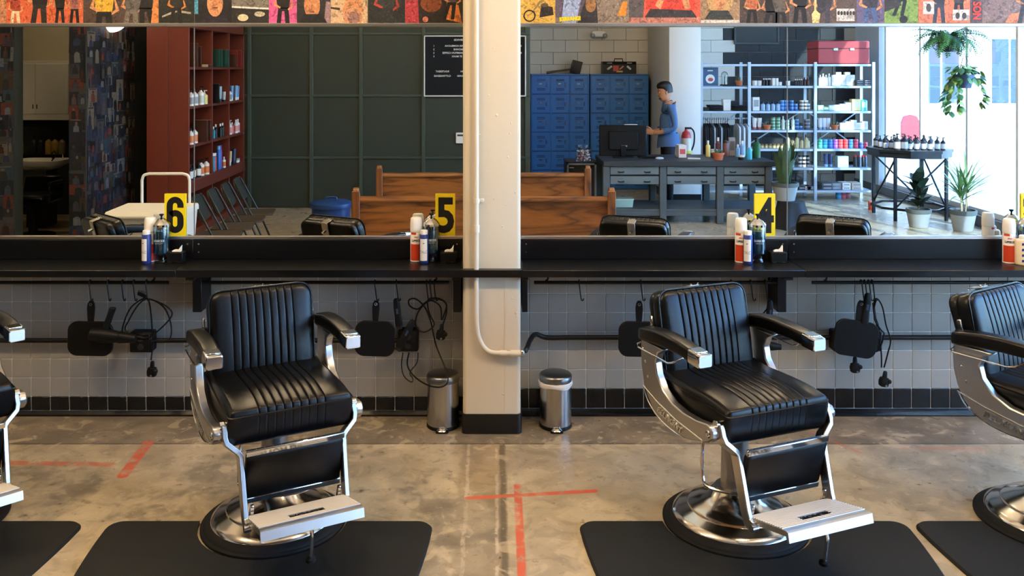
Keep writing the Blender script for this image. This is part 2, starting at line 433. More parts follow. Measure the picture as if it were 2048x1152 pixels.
# ---- conduit on the column
M_conduit = mat('conduit_paint', (222, 212, 192), 0.4, var=.03)
cp = thing('conduit_pipe', 'cream painted conduit running down the column and bending right at the bottom', 'conduit')
yc = -0.268
pts = [(-0.085, yc, ZC), (-0.085, yc, 0.83)] + smooth([(-0.085, yc, .72), (-0.083, yc, .58), (-0.065, yc, .50), (-0.02, yc, .445), (0.06, yc, .435), (0.135, yc, .435)], 5)
G().tube(pts, 0.0125, 12).obj('pipe', M_conduit, cp)
G().cyl((-.085, yc, 1.075), (-.085, yc, 1.115), .0165, n=14).obj('coupling', M_conduit, cp)
cl_ = G().cyl((-.085, yc, 1.23), (-.085, yc, 1.255), .0165, n=14).obj('clamp', M_conduit, cp)
G().box((-.060, yc + .016, 1.243), (.03, .008, .02), .003).obj('clamp_tab', M_conduit, cl_)
G().cyl((0.04, yc, .435), (0.075, yc, .435), .0165, n=14).obj('connector', M_conduit, cp)
G().cyl((0.095, yc, .435), (0.15, yc, .435), .0175, n=14).obj('connector', M_conduit, cp)
G().box((0.158, yc, .437), (.022, .034, .036), .005).obj('lock_nut', M_alu, cp)

# ---- mirror panels with aluminium channels
ZM0, ZM1 = 1.006, 2.180
seams = [(-3.75, -1.672, 'leftmost wall mirror panel, reflecting posters and a shampoo sink'), (-1.668, -0.165, 'wall mirror panel reflecting red shelves and dark green wall'),
         (0.157, 1.648, 'wall mirror panel reflecting blue lockers and the man at the desk'), (1.652, 3.9, 'rightmost wall mirror panel, reflecting windows and hanging plants')]
for a, b2, lab in seams:
    tag(G().bx(a, b2, 0.0, 0.010, ZM0, ZM1).obj('wall_mirror', M_mirror, sm=0), lab, 'mirror', 'mirror panels')
M_chan = mat('aluminium_channel', (206, 204, 200), 0.28, 1.0, var=.03)
for i, (a, c) in enumerate(((-3.75, -.160), (.154, 3.9))):
    struct(G().bx(a, c, -0.012, 0.011, ZM0 - .016, ZM0 + .002, .002).obj('trim_%d' % (1 + i), M_chan, sm=0))
    struct(G().bx(a, c, -0.014, 0.011, ZM1 - .003, ZM1 + .018, .003).obj('trim_%d' % (5 + i), M_chan, sm=0))
for i, xs in enumerate((-1.670, 1.650)):
    o = struct(G().bx(xs - .0025, xs + .0025, -0.002, 0.008, ZM0, ZM1, .0005).obj('trim_%d' % (3 + i), mat('seam_grey', (120, 122, 122), .4, .5), sm=0))

# ---- counter
M_counter = mat('black_laminate', (12, 13, 15), 0.3, var=.12, scale=3, spec=.4)
ZT = 0.88
def worktop(x0, x1, lab, lab2, notch=None):
    r = thing('worktop', lab, 'worktop', ((x0 + x1) / 2, 0, 0), 0, 'black worktops'); c = (x0 + x1) / 2
    g = G()
    if notch is None: g.bx(x0 - c, x1 - c, -.292, 0.0, ZT - .038, ZT, .003)
    else:
        n0, n1 = notch
        if n1 - x0 < x1 - n0: n0, n1 = x0, n1
        poly = [(x0, -.292), (x1, -.292), (x1, 0), (n1, 0), (n1, -.248), (n0, -.248), (n0, 0), (x0, 0)]
        if n1 >= x1: poly = [(x0, -.292), (x1, -.292), (x1, -.248), (n0, -.248), (n0, 0), (x0, 0)]
        g.prism([(p[0] - c, p[1]) for p in poly], 'xy', ZT - .038, ZT)
    g.obj('top', M_counter, r)
    b1 = x1 if notch is None else min(x1, notch[0])
    bs = thing('backsplash', lab2, 'backsplash', ((x0 + b1) / 2, 0, ZT + .0005), 0, 'black backsplash boards'); c = (x0 + b1) / 2
    G().bx(x0 - c, b1 - c, -.018, -.0005, 0, ZM0 - .017 - ZT, .002).obj('board', M_counter, bs)
    for z in (.04, .085):
        for xx in (x0 + .03, b1 - .03): G().cyl((xx - c, -.018, z), (xx - c, -.021, z), .005, n=8).obj('screw', M_steel, bs)
    return r
worktop(-3.75, -1.671, 'leftmost black worktop section carrying the blue jar by the number six', 'black backsplash board behind the bottles at the number six')
worktop(-1.669, 0.1555, 'black worktop section left of the column, below the number five', 'black backsplash board left of the column, below the number five', (-0.168, 0.1556))
worktop(0.1575, 1.649, 'black worktop section between the column and the number four', 'black backsplash board between the column and the number four')
worktop(1.651, 3.9, 'rightmost black worktop section with spray cans at the right edge', 'black backsplash board at the far right')
# ---- support brackets
for px0, px1, lab in ((385, 403, 'black steel counter bracket behind the left barber chair'), (905, 924, 'black steel counter bracket against the left side of the column'),
                      (1041, 1053.5, 'black steel counter bracket against the right side of the column'), (1555, 1573, 'black steel counter bracket behind the right arm of the nearer right chair')):
    x0, x1 = (px0 - CX) * 4.87 / F, (px1 - CX) * 4.87 / F
    if 900 < px0 < 1050: x0, x1 = ((-0.212, -0.168) if px0 < 950 else (0.160, 0.190))
    r = thing('counter_bracket', lab, 'bracket', ((x0 + x1) / 2, 0, 0), 0, 'counter brackets'); w = (x1 - x0) / 2
    G().bx(-w, w, -.170, 0.0, .625, ZT - .040, .003).obj('gusset_plate', M_blackmetal, r)
    G().bx(-w, w, -.280, -.172, ZT - .056, ZT - .040, .002).obj('top_flange', M_blackmetal, r)
# ================================================================ BARBER CHAIRS
def cushion(hw, cl, thick, length, r, rc0, rc1, er, grooves, gd, crown=0.0, bulge=0.0008):
    """loft of rounded cross-sections along x; cl(s)->(L,z,nL,nz); s along length"""
    prof = []
    nl, nc, ne = 16, 6, 5
    def seg(a, b, n, nrm):
        for i in range(n): prof.append((a[0] + (b[0] - a[0]) * i / n, a[1] + (b[1] - a[1]) * i / n, nrm[0], nrm[1]))
    def arc(cx, cy, a0):
        for i in range(nc):
            a = math.radians(a0 + 90 * i / nc); prof.append((cx + r * math.cos(a), cy + r * math.sin(a), math.cos(a), math.sin(a)))
    t2 = thick / 2
    seg((r, t2), (length - r, t2), nl, (0, 1))
    for i in range(nc):
        a = math.radians(90 - 90 * i / nc); prof.append((length - r + r * math.cos(a), t2 - r + r * math.sin(a), math.cos(a), math.sin(a)))
    seg((length, t2 - r), (length, -t2 + r), ne, (1, 0))
    for i in range(nc):
        a = math.radians(-90 * i / nc); prof.append((length - r + r * math.cos(a), -t2 + r + r * math.sin(a), math.cos(a), math.sin(a)))
    seg((length - r, -t2), (r, -t2), nl, (0, -1))
    for i in range(nc):
        a = math.radians(-90 - 90 * i / nc); prof.append((r + r * math.cos(a), -t2 + r + r * math.sin(a), math.cos(a), math.sin(a)))
    seg((0, -t2 + r), (0, t2 - r), ne, (-1, 0))
    for i in range(nc):
        a = math.radians(180 - 90 * i / nc); prof.append((r + r * math.cos(a), t2 - r + r * math.sin(a), math.cos(a), math.sin(a)))
    xs = set()
    for i in range(9):
        e = hw - er * (1 - math.sin(PI / 2 * i / 8)); xs |= {e, -e}
    rcm = max(rc0, rc1)
    for i in range(9):
        e = hw - rcm + rcm * math.sin(PI / 2 * i / 8.0); e = min(e, hw); xs |= {e, -e}
    gs = sorted(grooves)
    for i, gx in enumerate(gs):
        for o in (-.006, -.003, -.0012, 0, .0012, .003, .006): xs.add(gx + o)
        if i + 1 < len(gs):
            for q in (.3, .5, .7): xs.add(gx + (gs[i + 1] - gx) * q)
    xs = sorted(xs); ys = [xs[0]]
    for q in xs[1:]:
        if q - ys[-1] > 4e-4: ys.append(q)
    rings = []
    for x in ys:
        ax = abs(x)
        def corner(rc):
            u = max(0.0, ax - (hw - rc)) if rc > 0 else 0
            return rc - math.sqrt(max(0, rc * rc - u * u))
        c0, c1 = corner(rc0), corner(rc1)
        e = max(0.0, ax - (hw - er)) / er
        tk = 0.35 + 0.65 * math.sqrt(max(0, 1 - e * e))
        g = sum(math.exp(-((x - q) / .0020) ** 2) for q in gs)
        bl = 0.0
        for i in range(len(gs) - 1):
            if gs[i] < x < gs[i + 1]: bl = bulge * math.sin(PI * (x - gs[i]) / (gs[i + 1] - gs[i]))
        cr = crown * (1 - (x / hw) ** 2)
        ring = []
        for (sl, tt, ns, nn) in prof:
            k = max(0.0, min(1.0, (nn + 0.4) / 0.6)) if nn < 0.2 else 1.0
            off = (-gd * g + bl) * k
            sl2 = sl + ns * off; tt2 = tt + nn * off + (cr * max(0, nn) * math.sin(PI * min(1, max(0, sl / length))))
            sl3 = c0 + sl2 * (length - c0 - c1) / length
            L0, z0, nL, nz = cl(sl3 / length)
            ring.append((x, -(L0 + nL * tt2 * tk), z0 + nz * tt2 * tk))
        rings.append(ring)
    return G().rings(rings)

def curve_cl(pts):
    P = smooth([(0, p[0], p[1]) for p in pts], 8)
    def cl(s):
        q = max(0.0, min(1.0, s)) * (len(P) - 1); i = min(int(q), len(P) - 2); f = q - i
        p = P[i].lerp(P[i + 1], f); t = (P[i + 1] - P[i]).normalized()
        return p.y, p.z, t, p
    return cl, sum((P[i + 1] - P[i]).length for i in range(len(P) - 1))

def make_chair(label):
    R = thing('barber_chair', label, 'chair', group='barber chairs')
    # base
    G().lathe([(0.0, 0.0), (.300, 0), (.306, .006), (.306, .014), (.300, .020), (.294, .021), (.290, .027), (.278, .034), (.268, .037), (.262, .040), (.0, .040)], n=56).obj('base_ring', M_rubber, R)
    G().lathe([(.264, .038), (.260, .046), (.240, .058), (.205, .072), (.201, .075), (.199, .083), (.192, .088), (.150, .103), (.115, .122), (.092, .150), (.084, .158), (.0, .158)], n=64).obj('base_dome', mat('base_chrome', (206, 200, 190), .15, 1, var=.03), R)
    G().lathe([(.062, .15), (.060, .17), (.056, .38), (.064, .385), (.064, .43), (.0, .43)], n=32).obj('column_sleeve', mat('grey_column', (168, 164, 156), .32, .7, var=.03), R)
    G().box((0, .04, .440), (.30, .34, .06), .008).obj('seat_plate', M_blackmetal, R)
    # pump lever
    lv = [(-.095, .05, .40), (-.13, .045, .36), (-.145, .03, .215), (-.135, -.01, .175), (-.05, -.14, .185), (.05, -.18, .192), (.12, -.17, .20)]
    G().tube(smooth(lv, 4), .0075, 8).obj('pump_lever', M_chrome, R)
    G().box((-.075, .05, .405), (.07, .03, .02), .004).obj('lever_bracket', M_blackmetal, R)
    # seat
    pts = [(-.25, .566), (-.10, .545), (.05, .548), (.18, .548), (.283, .535)]
    cl0, ln = curve_cl(pts)
    def cls(s):
        L0, z0, t, p = cl0(s); return L0, z0, -t.z, t.y
    gro = [(-4 + i) * .0335 for i in range(9)]
    cushion(.256, cls, .145, ln, .036, .03, .030, .030, gro, .0055, .014).obj('seat', M_black, R, sm=50)
    outline = []
    for x, y in rrect(.506, ln - .004, .035, 5, 0, ln / 2):
        L0, z0, nL, nz = cls(y / ln); outline.append((x, -(L0 + nL * .048), z0 + nz * .048))
    G().tube(outline, .0042, 6, closed=True).obj('seat_piping', M_black, R)
    # back
    bp = [(-.195, .545), (-.205, .65), (-.232, .79), (-.278, .948)]
    cl1, bl = curve_cl(bp)
    def clb(s):
        L0, z0, t, p = cl1(s); return L0, z0, t.z, -t.y
    grb = [(-4 + i) * .0340 for i in range(9)]
    cushion(.232, clb, .092, bl, .036, .03, .062, .038, grb, .0055, .012).obj('backrest', M_black, R, sm=50)
    o2 = []
    for x, y in rrect(.462, bl, .062, 6, 0, bl / 2):
        L0, z0, nL, nz = clb(y / bl); o2.append((x, -(L0 + nL * .03), z0 + nz * .03))
    G().tube(o2, .0042, 6, closed=True).obj('back_piping', M_black, R)
    # rear shell of the back
    def clr(s):
        L0, z0, nL, nz = clb(s); return L0 - nL * .050, z0 - nz * .05, nL, nz
    cushion(.226, clr, .055, bl * .985, .024, .03, .060, .030, [], 0).obj('back_shell', M_black, R, sm=50)
    # headrest bracket: chrome strap over the top with knob behind
    Lt, zt, nL, nz = clb(1.0)
    hb = G()
    path = [(-.026, Lt + .012, zt + .006), (0, Lt - .05, zt + .004)]
    hb.box((0, -(Lt - .052), zt - .009), (.052, .070, .005), .002, Matrix.Rotation(math.radians(-16), 3, 'X'))
    hb.box((0, -(Lt - .066), zt - .076), (.052, .006, .115), .002, Matrix.Rotation(math.radians(-16), 3, 'X'))
    hbo = hb.obj('headrest_bracket', mat('satin_chrome', (190, 184, 170), .28, 1, var=.04), R)
    G().cyl((0, -(Lt - .068), zt - .071), (0, -(Lt - .100), zt - .080), .012, .009, 12).obj('clamp_knob', M_chrome, hbo)
    G().cyl((-.012, -(Lt - .03), zt - .004), (-.012, -(Lt - .03), zt + .006), .004, n=8).obj('stud', M_chrome, hbo)
    G().cyl((.02, -(Lt - .03), zt - .004), (.028, -(Lt - .03), zt + .008), .0035, n=8).obj('stud', M_chrome, hbo)
    for sx in (-1, 1):
        L1, z1, a, b3 = clb(.80); G().ell((sx * .17, -(L1 - .079), z1 + .02), (.008, .005, .008), 10, 6).obj('rivet', M_chrome, R)
    for sx in (-1, 1):               # reclining latches on the sides of the back
        L1, z1, a, b3 = clb(.70)
        o = G().box((sx * .246, -(L1 - .03), z1), (.010, .022, .072), .004, Matrix.Rotation(math.radians(-12), 3, 'X')).obj('latch', M_chrome, R)
        G().cyl((sx * .225, -(L1 - .04), z1 - .02), (sx * .252, -(L1 - .04), z1 - .02), .012, n=12).obj('latch_pivot', M_blackmetal, o)
        G().box((sx * .240, -(L1 - .035), z1 - .05), (.010, .018, .035), .003).obj('latch_tab', M_blackmetal, o)
    # side frames, arms
    for sx in (-1, 1):
        X0 = sx * .268; X1 = sx * .306
        out = [(-.262, .752), (-.266, .70), (-.262, .64), (-.245, .575), (-.215, .515), (-.165, .468), (-.10, .440), (-.02, .428), (.08, .432), (.17, .455), (.235, .478), (.262, .50), (.264, .525), (.248, .545), (.225, .548), (.15, .536), (.06, .534), (-.02, .545), (-.09, .578), (-.135, .63), (-.148, .68), (-.13, .722), (-.085, .748)]
        fr = G().prism([(-L_, z_) for L_, z_ in out], 'yz', X0, X1).obj('side_frame', M_alu, R, sm=30)
        bvm = fr.modifiers.new('bevel', 'BEVEL'); bvm.width = .006; bvm.segments = 2; bvm.limit_method = 'ANGLE'
        s2 = X1 + sx * .001
        G().tube([(s2, .243, .548), (s2, .13, .515), (s2, -.02, .487), (s2, -.20, .474)], .0032, 6).obj('trim_line', M_chrome, fr)
        G().tube(smooth([(s2, .238, .545), (s2, .20, .492), (s2, .12, .452), (s2, .03, .436), (s2, -.08, .438), (s2, -.20, .470)], 4), .0032, 6).obj('trim_line', M_chrome, fr)
        # raised maker's lettering along the frame
        ang = math.radians(-10)
        rot = Matrix.Rotation(-PI / 2 if sx < 0 else PI / 2, 4, 'Z') @ Matrix.Rotation(PI / 2, 4, 'X')
        tx = text('BELMONT', .036, M_chrome, 'lettering', fr, (s2 + sx * .001, .035, .472), (0, 0, 0), bold=.0012, sx=1.15, ext=.0018, shear=.2)
        tilt = Matrix.Rotation(math.radians(-9 if sx < 0 else 9), 4, 'Z')
        tx.rotation_euler = (rot @ tilt).to_euler()
        for (yy, zz) in ((.225, .66), (.205, .60), (.245, .71)): G().ell((s2, yy, zz), (.003, .006, .006), 8, 5).obj('bolt', M_chrome, fr)
        G().ell((s2, -.235, .513), (.006, .016, .016), 12, 6).obj('pivot_cap', M_chrome, fr)
        # arm pad
        rs = []
        for (L_, zc, hh, ww) in ((-.270, .772, .016, .026), (-.262, .774, .026, .034), (-.235, .778, .030, .037), (-.15, .790, .031, .038), (-.05, .796, .030, .038), (.05, .795, .028, .037), (.118, .788, .027, .036), (.126, .787, .026, .035)):
            rs.append([(sx * .287 + q[0], -L_, zc + q[1]) for q in rrect(2 * ww, 2 * hh, .014, 4)])
        ar = G().rings(rs).obj('armrest', M_black, R, sm=50)
        rs = []
        for (L_, zc, hh, ww) in ((.122, .787, .027, .036), (.172, .783, .0265, .035), (.190, .781, .026, .033), (.193, .781, .023, .030)):
            rs.append([(sx * .287 + q[0], -L_, zc + q[1]) for q in rrect(2 * ww, 2 * hh, .006, 2)])
        G().rings(rs).obj('end_cap', M_chrome, ar, sm=30)
        G().box((sx * .287, -.145, .8135), (.055, .05, .004), .0015, Matrix.Rotation(math.radians(4), 3, 'X')).obj('ashtray_lid', M_chrome, ar)
        # towel bar below the arm
        ob = sx * .325
        G().tube([(sx * .31, .255, .735), (ob, .262, .728), (ob, .255, .716), (ob, .02, .716), (ob, -.015, .728), (sx * .30, -.055, .757)], .0035, 7).obj('towel_bar', M_chrome, R)
        # leg rest side arm (flat bar, S-bent)
        pl = [(sx * .262, -.245, .545), (sx * .264, -.262, .505), (sx * .258, -.270, .485), (sx * .218, -.280, .450), (sx * .208, -.283, .435), (sx * .203, -.335, .240), (sx * .202, -.352, .205), (sx * .202, -.385, .196)]
        rs = []
        for i, p in enumerate(pl):
            t = (Vector(pl[min(i + 1, len(pl) - 1)]) - Vector(pl[max(i - 1, 0)])).normalized()
            side = Vector((0, -1, 0)).cross(t)
            side = t.cross(Vector((sx, 0, 0)) if abs(t.x) < .8 else Vector((0, 0, 1))).normalized()
            lat = t.cross(side).normalized()
            rs.append([Vector(p) + lat * a * .0100 + side * b3 * .024 for a, b3 in ((1, 1), (-1, 1), (-1, -1), (1, -1))])
        lf = G().rings(rs).obj('legrest_arm', M_alu, R, sm=30)
        bv = lf.modifiers.new('bevel', 'BEVEL'); bv.width = .003; bv.segments = 2
        G().cyl((sx * .25, -.243, .548), (sx * .278, -.243, .548), .017, n=14).obj('pivot_pin', M_chrome, lf)
        G().cyl((sx * .19, -.385, .196), (sx * .216, -.385, .196), .014, n=12).obj('pivot_pin', M_chrome, lf)
    # leg rest pad with rails
    Rl = Matrix.Rotation(math.radians(15.4), 3, 'X')
    lp = G()
    rs = []
    for (w_, h_, o_) in ((.388, .185, -.012), (.392, .192, 0.0), (.388, .190, .010), (.372, .174, .016)):
        rs.append([Vector((0, -.304, .358)) + Rl @ Vector((q[0], -o_, q[1])) for q in rrect(w_, h_, .012, 3)])
    lp.rings(rs).obj('legrest_pad', M_black, R, sm=40)
    for zz in (.107, -.107):
        c = Vector((0, -.304, .358)) + Rl @ Vector((0, -.004, zz))
        G().box(c, (.396, .016, .026), .003, Rl).obj('legrest_rail', M_chrome, R)
    for sx in (-1, 1): G().box((sx * .175, -.336, .232), (.016, .014, .06), .003, Rl).obj('plate_lug', M_chrome, R)
    # ribbed foot plate, nose tilted up
    Rp = Matrix.Rotation(math.radians(-13), 3, 'X'); c0 = Vector((0, -.452, .236))
    def fp(x, y, z): return c0 + Rp @ Vector((x, y, z))
    fo = G()
    poly = [(.116, -.012), (.116, .006), (-.108, .006), (-.121, .000), (-.121, -.034), (-.112, -.034), (-.106, -.014)]
    fo.rings([[fp(x, a, b3) for a, b3 in poly] for x in (-.198, .198)])
    fpo = fo.obj('footrest', mat('footrest_alu', (204, 202, 200), .36, 1.0, var=.04), R, sm=30)
    rb = G()
    for i in range(15):
        yy = .108 - i * .0138
        if 9 <= i <= 11:
            rb.box(fp(-.132, yy, .0085), (.130, .0075, .005), .002, Rp); rb.box(fp(.132, yy, .0085), (.130, .0075, .005), .002, Rp)
        else: rb.box(fp(0, yy, .0085), (.394, .0075, .005), .002, Rp)
    stuff(rb.obj('rib', mat('footrest_rib', (196, 194, 192), .4, 1.0, var=.04), fpo, sm=30))
    lt = text('BELMONT', .042, M_blackmetal, 'lettering', fpo, fp(0, -.031, .0075), (0, 0, 0), bold=.001, sx=.95, ext=.001, shear=.15)
    lt.rotation_euler = (Matrix.Rotation(math.radians(-13), 4, 'X') @ Matrix.Rotation(PI, 4, 'Z')).to_euler()
    G().tube([fp(0, -.085, -.01), fp(0, -.088, -.06), Vector((0, -.535, .10))], .0075, 8).obj('stem', M_chrome, R)
    G().lathe([(.0, 0), (.012, 0), (.020, .005), (.020, .015), (.011, .020), (.0, .021)], (0, -.535, .088), 12).obj('rubber_foot', M_rubber, R)
    return R

c_two = make_chair('black barber chair on the mat left of the column')
BY = 3.86 - D
c_two.location = (-.935, BY, 0); c_two.rotation_euler = (0, 0, math.radians(28))
copy_tree(c_two, (1.04, BY, 0), math.radians(22), 'black barber chair right of the column, in full view in front of the number four')
copy_tree(c_two, (2.405, BY, 0), math.radians(32), 'black barber chair cut off by the right edge of the picture')
copy_tree(c_two, (-2.41, BY, 0), math.radians(44), 'black barber chair at the left edge, only its arm, seat corner and footrest showing')

# ---- anti-fatigue mats with a round cut-out for the chair base
def mat_rug(x0, x1, cx, lab):
    r = .06; y0, y1 = 3.85 - D, 2.95 - D
    poly = []
    cxl = cx
    # back edge from right to left with the cut-out around the base
    ybase = BY; rad = .318
    def arc(cx_, cy_, rr, a0, a1, n=6):
        return [(cx_ + rr * math.cos(math.radians(a0 + (a1 - a0) * i / n)), cy_ + rr * math.sin(math.radians(a0 + (a1 - a0) * i / n))) for i in range(n + 1)]
    xm = (x0 + x1) / 2; w = (x1 - x0) / 2
    poly += arc(x1 - r, y0 - r, r, 0, 90)
    dy = y0 - ybase; a = math.degrees(math.asin(max(-1, min(1, dy / rad))))
    poly += [(cx + rad * math.cos(math.radians(q)), ybase + rad * math.sin(math.radians(q))) for q in [a - (180 + 2 * a) * i / 24 for i in range(25)]]
    poly += arc(x0 + r, y0 - r, r, 90, 180)
    for i in range(1, 8):
        f = i / 8; poly.append((x0 + .10 * f ** 1.5, y0 - r - f * (y0 - y1 - 2 * r)))
    poly += arc(x0 + .10 + .10, y1 + .10, .10, 180, 270)
    poly += arc(x1 - .10 - .10, y1 + .10, .10, 270, 360)
    for i in range(7, 0, -1):
        f = i / 8; poly.append((x1 - .10 * f ** 1.5, y0 - r - f * (y0 - y1 - 2 * r)))
    c = (xm, (y0 + y1) / 2)
    def off(k): return [(c[0] + (p[0] - c[0]) * k, c[1] + (p[1] - c[1]) * k) for p in poly]
    g = G().rings([[(p[0], p[1], 0) for p in poly], [(p[0], p[1], .005) for p in poly], [(p[0], p[1], .013) for p in off(.988)]])
    tag(g.obj('floor_mat', mat('mat_rubber', (20, 22, 21), .66, var=.10, scale=4, bump=.15, bscale=220, spec=.4), sm=20), lab, 'mat', 'floor mats')
mat_rug(-1.632, -.2545, -.935, 'black rubber mat under the barber chair left of the column')
mat_rug(.368, 1.76, 1.04, 'black rubber mat under the barber chair right of the column')
mat_rug(1.79, 3.18, 2.405, 'black rubber mat cut off by the right edge of the picture')
mat_rug(-3.12, -1.739, -2.41, 'black rubber mat in the bottom left corner of the picture')
# ================================================================ STATION ITEMS ON THE COUNTER
M_yellow = mat('sign_yellow', (240, 212, 20), 0.45, var=.03)
M_print = mat('black_print', (14, 14, 14), 0.5, var=.05)
M_cap = mat('white_cap', (238, 234, 226), 0.4, var=.02)
M_talcblue = mat('talc_blue', (38, 54, 120), 0.4, var=.05)
M_label = mat('label_paper', (236, 232, 226), 0.5, var=.03)
M_canred = mat('can_red', (204, 66, 34), 0.35, var=.04)
M_canwhite = mat('can_white', (236, 230, 222), 0.35, var=.03)
M_grayprint = mat('grey_print', (110, 108, 106), .5)
M_glass = thin_glass('jar_glass', (238, 246, 246), .06)
M_liquid = mat('blue_disinfectant', (10, 74, 96), 0.15, var=.05, trans=.35, ior=1.33)
def cyl_label(r, z0, z1, a0, a1, m, name, parent, n=14):
    rs0 = [(r * math.sin(a), -r * math.cos(a), z0) for a in [a0 + (a1 - a0) * i / n for i in range(n + 1)]]
    rs1 = [(p[0], p[1], z1) for p in rs0]
    g = G().add(rs0 + rs1, [(i, i + 1, n + 2 + i, n + 1 + i) for i in range(n)])
    return g.obj(name, m, parent, recalc=False)
def bent_text(s, size, m, name, parent, r, z, bold=0, sx=1.0, a=0.0):
    o = text(s, size, m, name, parent, (0, 0, 0), (0, 0, 0), bold, sx, 0.0)
    for v in o.data.vertices:
        x, y = v.co.x, v.co.y; v.co = ((r + .0004) * math.sin(x / r + a), -(r + .0004) * math.cos(x / r + a), z + y)
    return o
def talc(x, y, lab, a=0.0):
    t = thing('talc_bottle', lab, 'bottle', (x, y, ZT), 0, 'talc bottles'); r = .0245
    G().lathe([(0, 0), (r - .002, 0), (r, .003), (r, .155), (r - .002, .158), (0, .158)], n=28).obj('body', M_talcblue, t)
    G().lathe([(0, .158), (.020, .158), (.0205, .175), (.019, .180), (0, .181)], n=24).obj('cap', M_cap, t)
    lb = cyl_label(r + .0004, .016, .135, a - 1.0, a + .75, M_label, 'label_sheet', t)
    bent_text('TALC', .022, M_grayprint, 'lettering', lb, r + .0006, .063, 0, .75, a - .12)
    bent_text('~', .018, M_print, 'emblem', lb, r + .0006, .112, .0012, .7, a - .12)
    return t
def can(x, y, lab, a=0.0, h=.205):
    t = thing('spray_can', lab, 'spray can', (x, y, ZT), 0, 'clipper spray cans'); r = .0325
    G().lathe([(0, 0), (r - .001, 0), (r + .001, .003), (r, .007), (r, .160), (r - .003, .165), (r - .006, .168), (0, .168)], n=30).obj('body', M_canwhite, t)
    G().lathe([(0, .166), (r + .0008, .166), (r + .0008, .205), (r - .002, .236), (r - .006, .241), (0, .242)], n=30).obj('cap', M_cap, t)
    lb = cyl_label(r + .0005, .008, .098, a - 1.15, a + 4.6, M_canred, 'red_label', t, 40)
    cyl_label(r + .0005, .150, .162, a - 1.0, a - .05, M_canred, 'red_band', t)
    cyl_label(r + .0005, .150, .162, a + 2.2, a + 3.4, M_canred, 'red_band', t)
    bent_text('CLIPPERCIDE', .016, M_print, 'lettering', lb, r + .0006, .117, .0006, .62, a)
    bent_text('SPRAY', .010, M_canred, 'lettering', lb, r + .0006, .136, .0003, .8, a)
    return t
def jar(x, y, lab):
    t = thing('disinfectant_jar', lab, 'jar', (x, y, ZT), 0, 'disinfectant jars'); r = .045
    G().lathe([(0, 0), (.034, 0), (.039, .004), (.030, .022), (.032, .036), (.043, .044), (r, .05), (r, .196), (.042, .203), (.041, .203), (r - .003, .194), (r - .003, .052), (0, .050)], n=32).obj('glass_body', M_glass, t)
    G().lathe([(0, .051), (r - .0034, .052), (r - .0034, .172), (0, .172)], n=32).obj('liquid', M_liquid, t)
    ld = G().lathe([(r + .001, .196), (r + .002, .208), (r - .001, .212), (.030, .228), (.014, .240), (.010, .241), (0, .241)], n=32).obj('lid', M_chrome, t)
    G().lathe([(.004, .240), (.005, .252), (.012, .258), (.012, .264), (0, .266)], n=14).obj('knob', M_blackplastic, ld)
    G().cyl((0, 0, .055), (0, 0, .238), .003, n=8).obj('lift_rod', M_chrome, t)
    lb = bent_text('BARBICIDE', .0165, mat('etched_white', (196, 214, 216), .5), 'lettering', t, r, .122, .0004, .78)
    bent_text('DISINFECTANT', .007, MATS['etched_white'], 'lettering', t, r, .108, 0, .95)
    return t
def strip_box(x, y, lab):
    t = thing('neck_strip_box', lab, 'dispenser', (x, y, ZT), 0, 'neck strip dispensers')
    G().bx(-.044, .044, -.032, .032, 0, .058, .004).obj('body', M_blackplastic, t)
    G().bx(-.036, -.016, -.0335, -.0315, .003, .006).obj('foot_clip', M_steel, t)
    G().bx(.014, .034, -.0335, -.0315, .003, .006).obj('foot_clip', M_steel, t)
    rs = []
    for i, (u, hgt) in enumerate(((-.022, .006), (-.010, .010), (.004, .009), (.014, .016), (.022, .030), (.026, .034))):
        rs.append([(u, -.010 + .002 * math.sin(i), .058), (u, .012, .058), (u + .003, .010, .058 + hgt), (u + .002, -.006, .058 + hgt * .9)])
    G().rings(rs).obj('paper_strip', mat('tissue', (240, 234, 222), .8, var=.03), t)
    return t
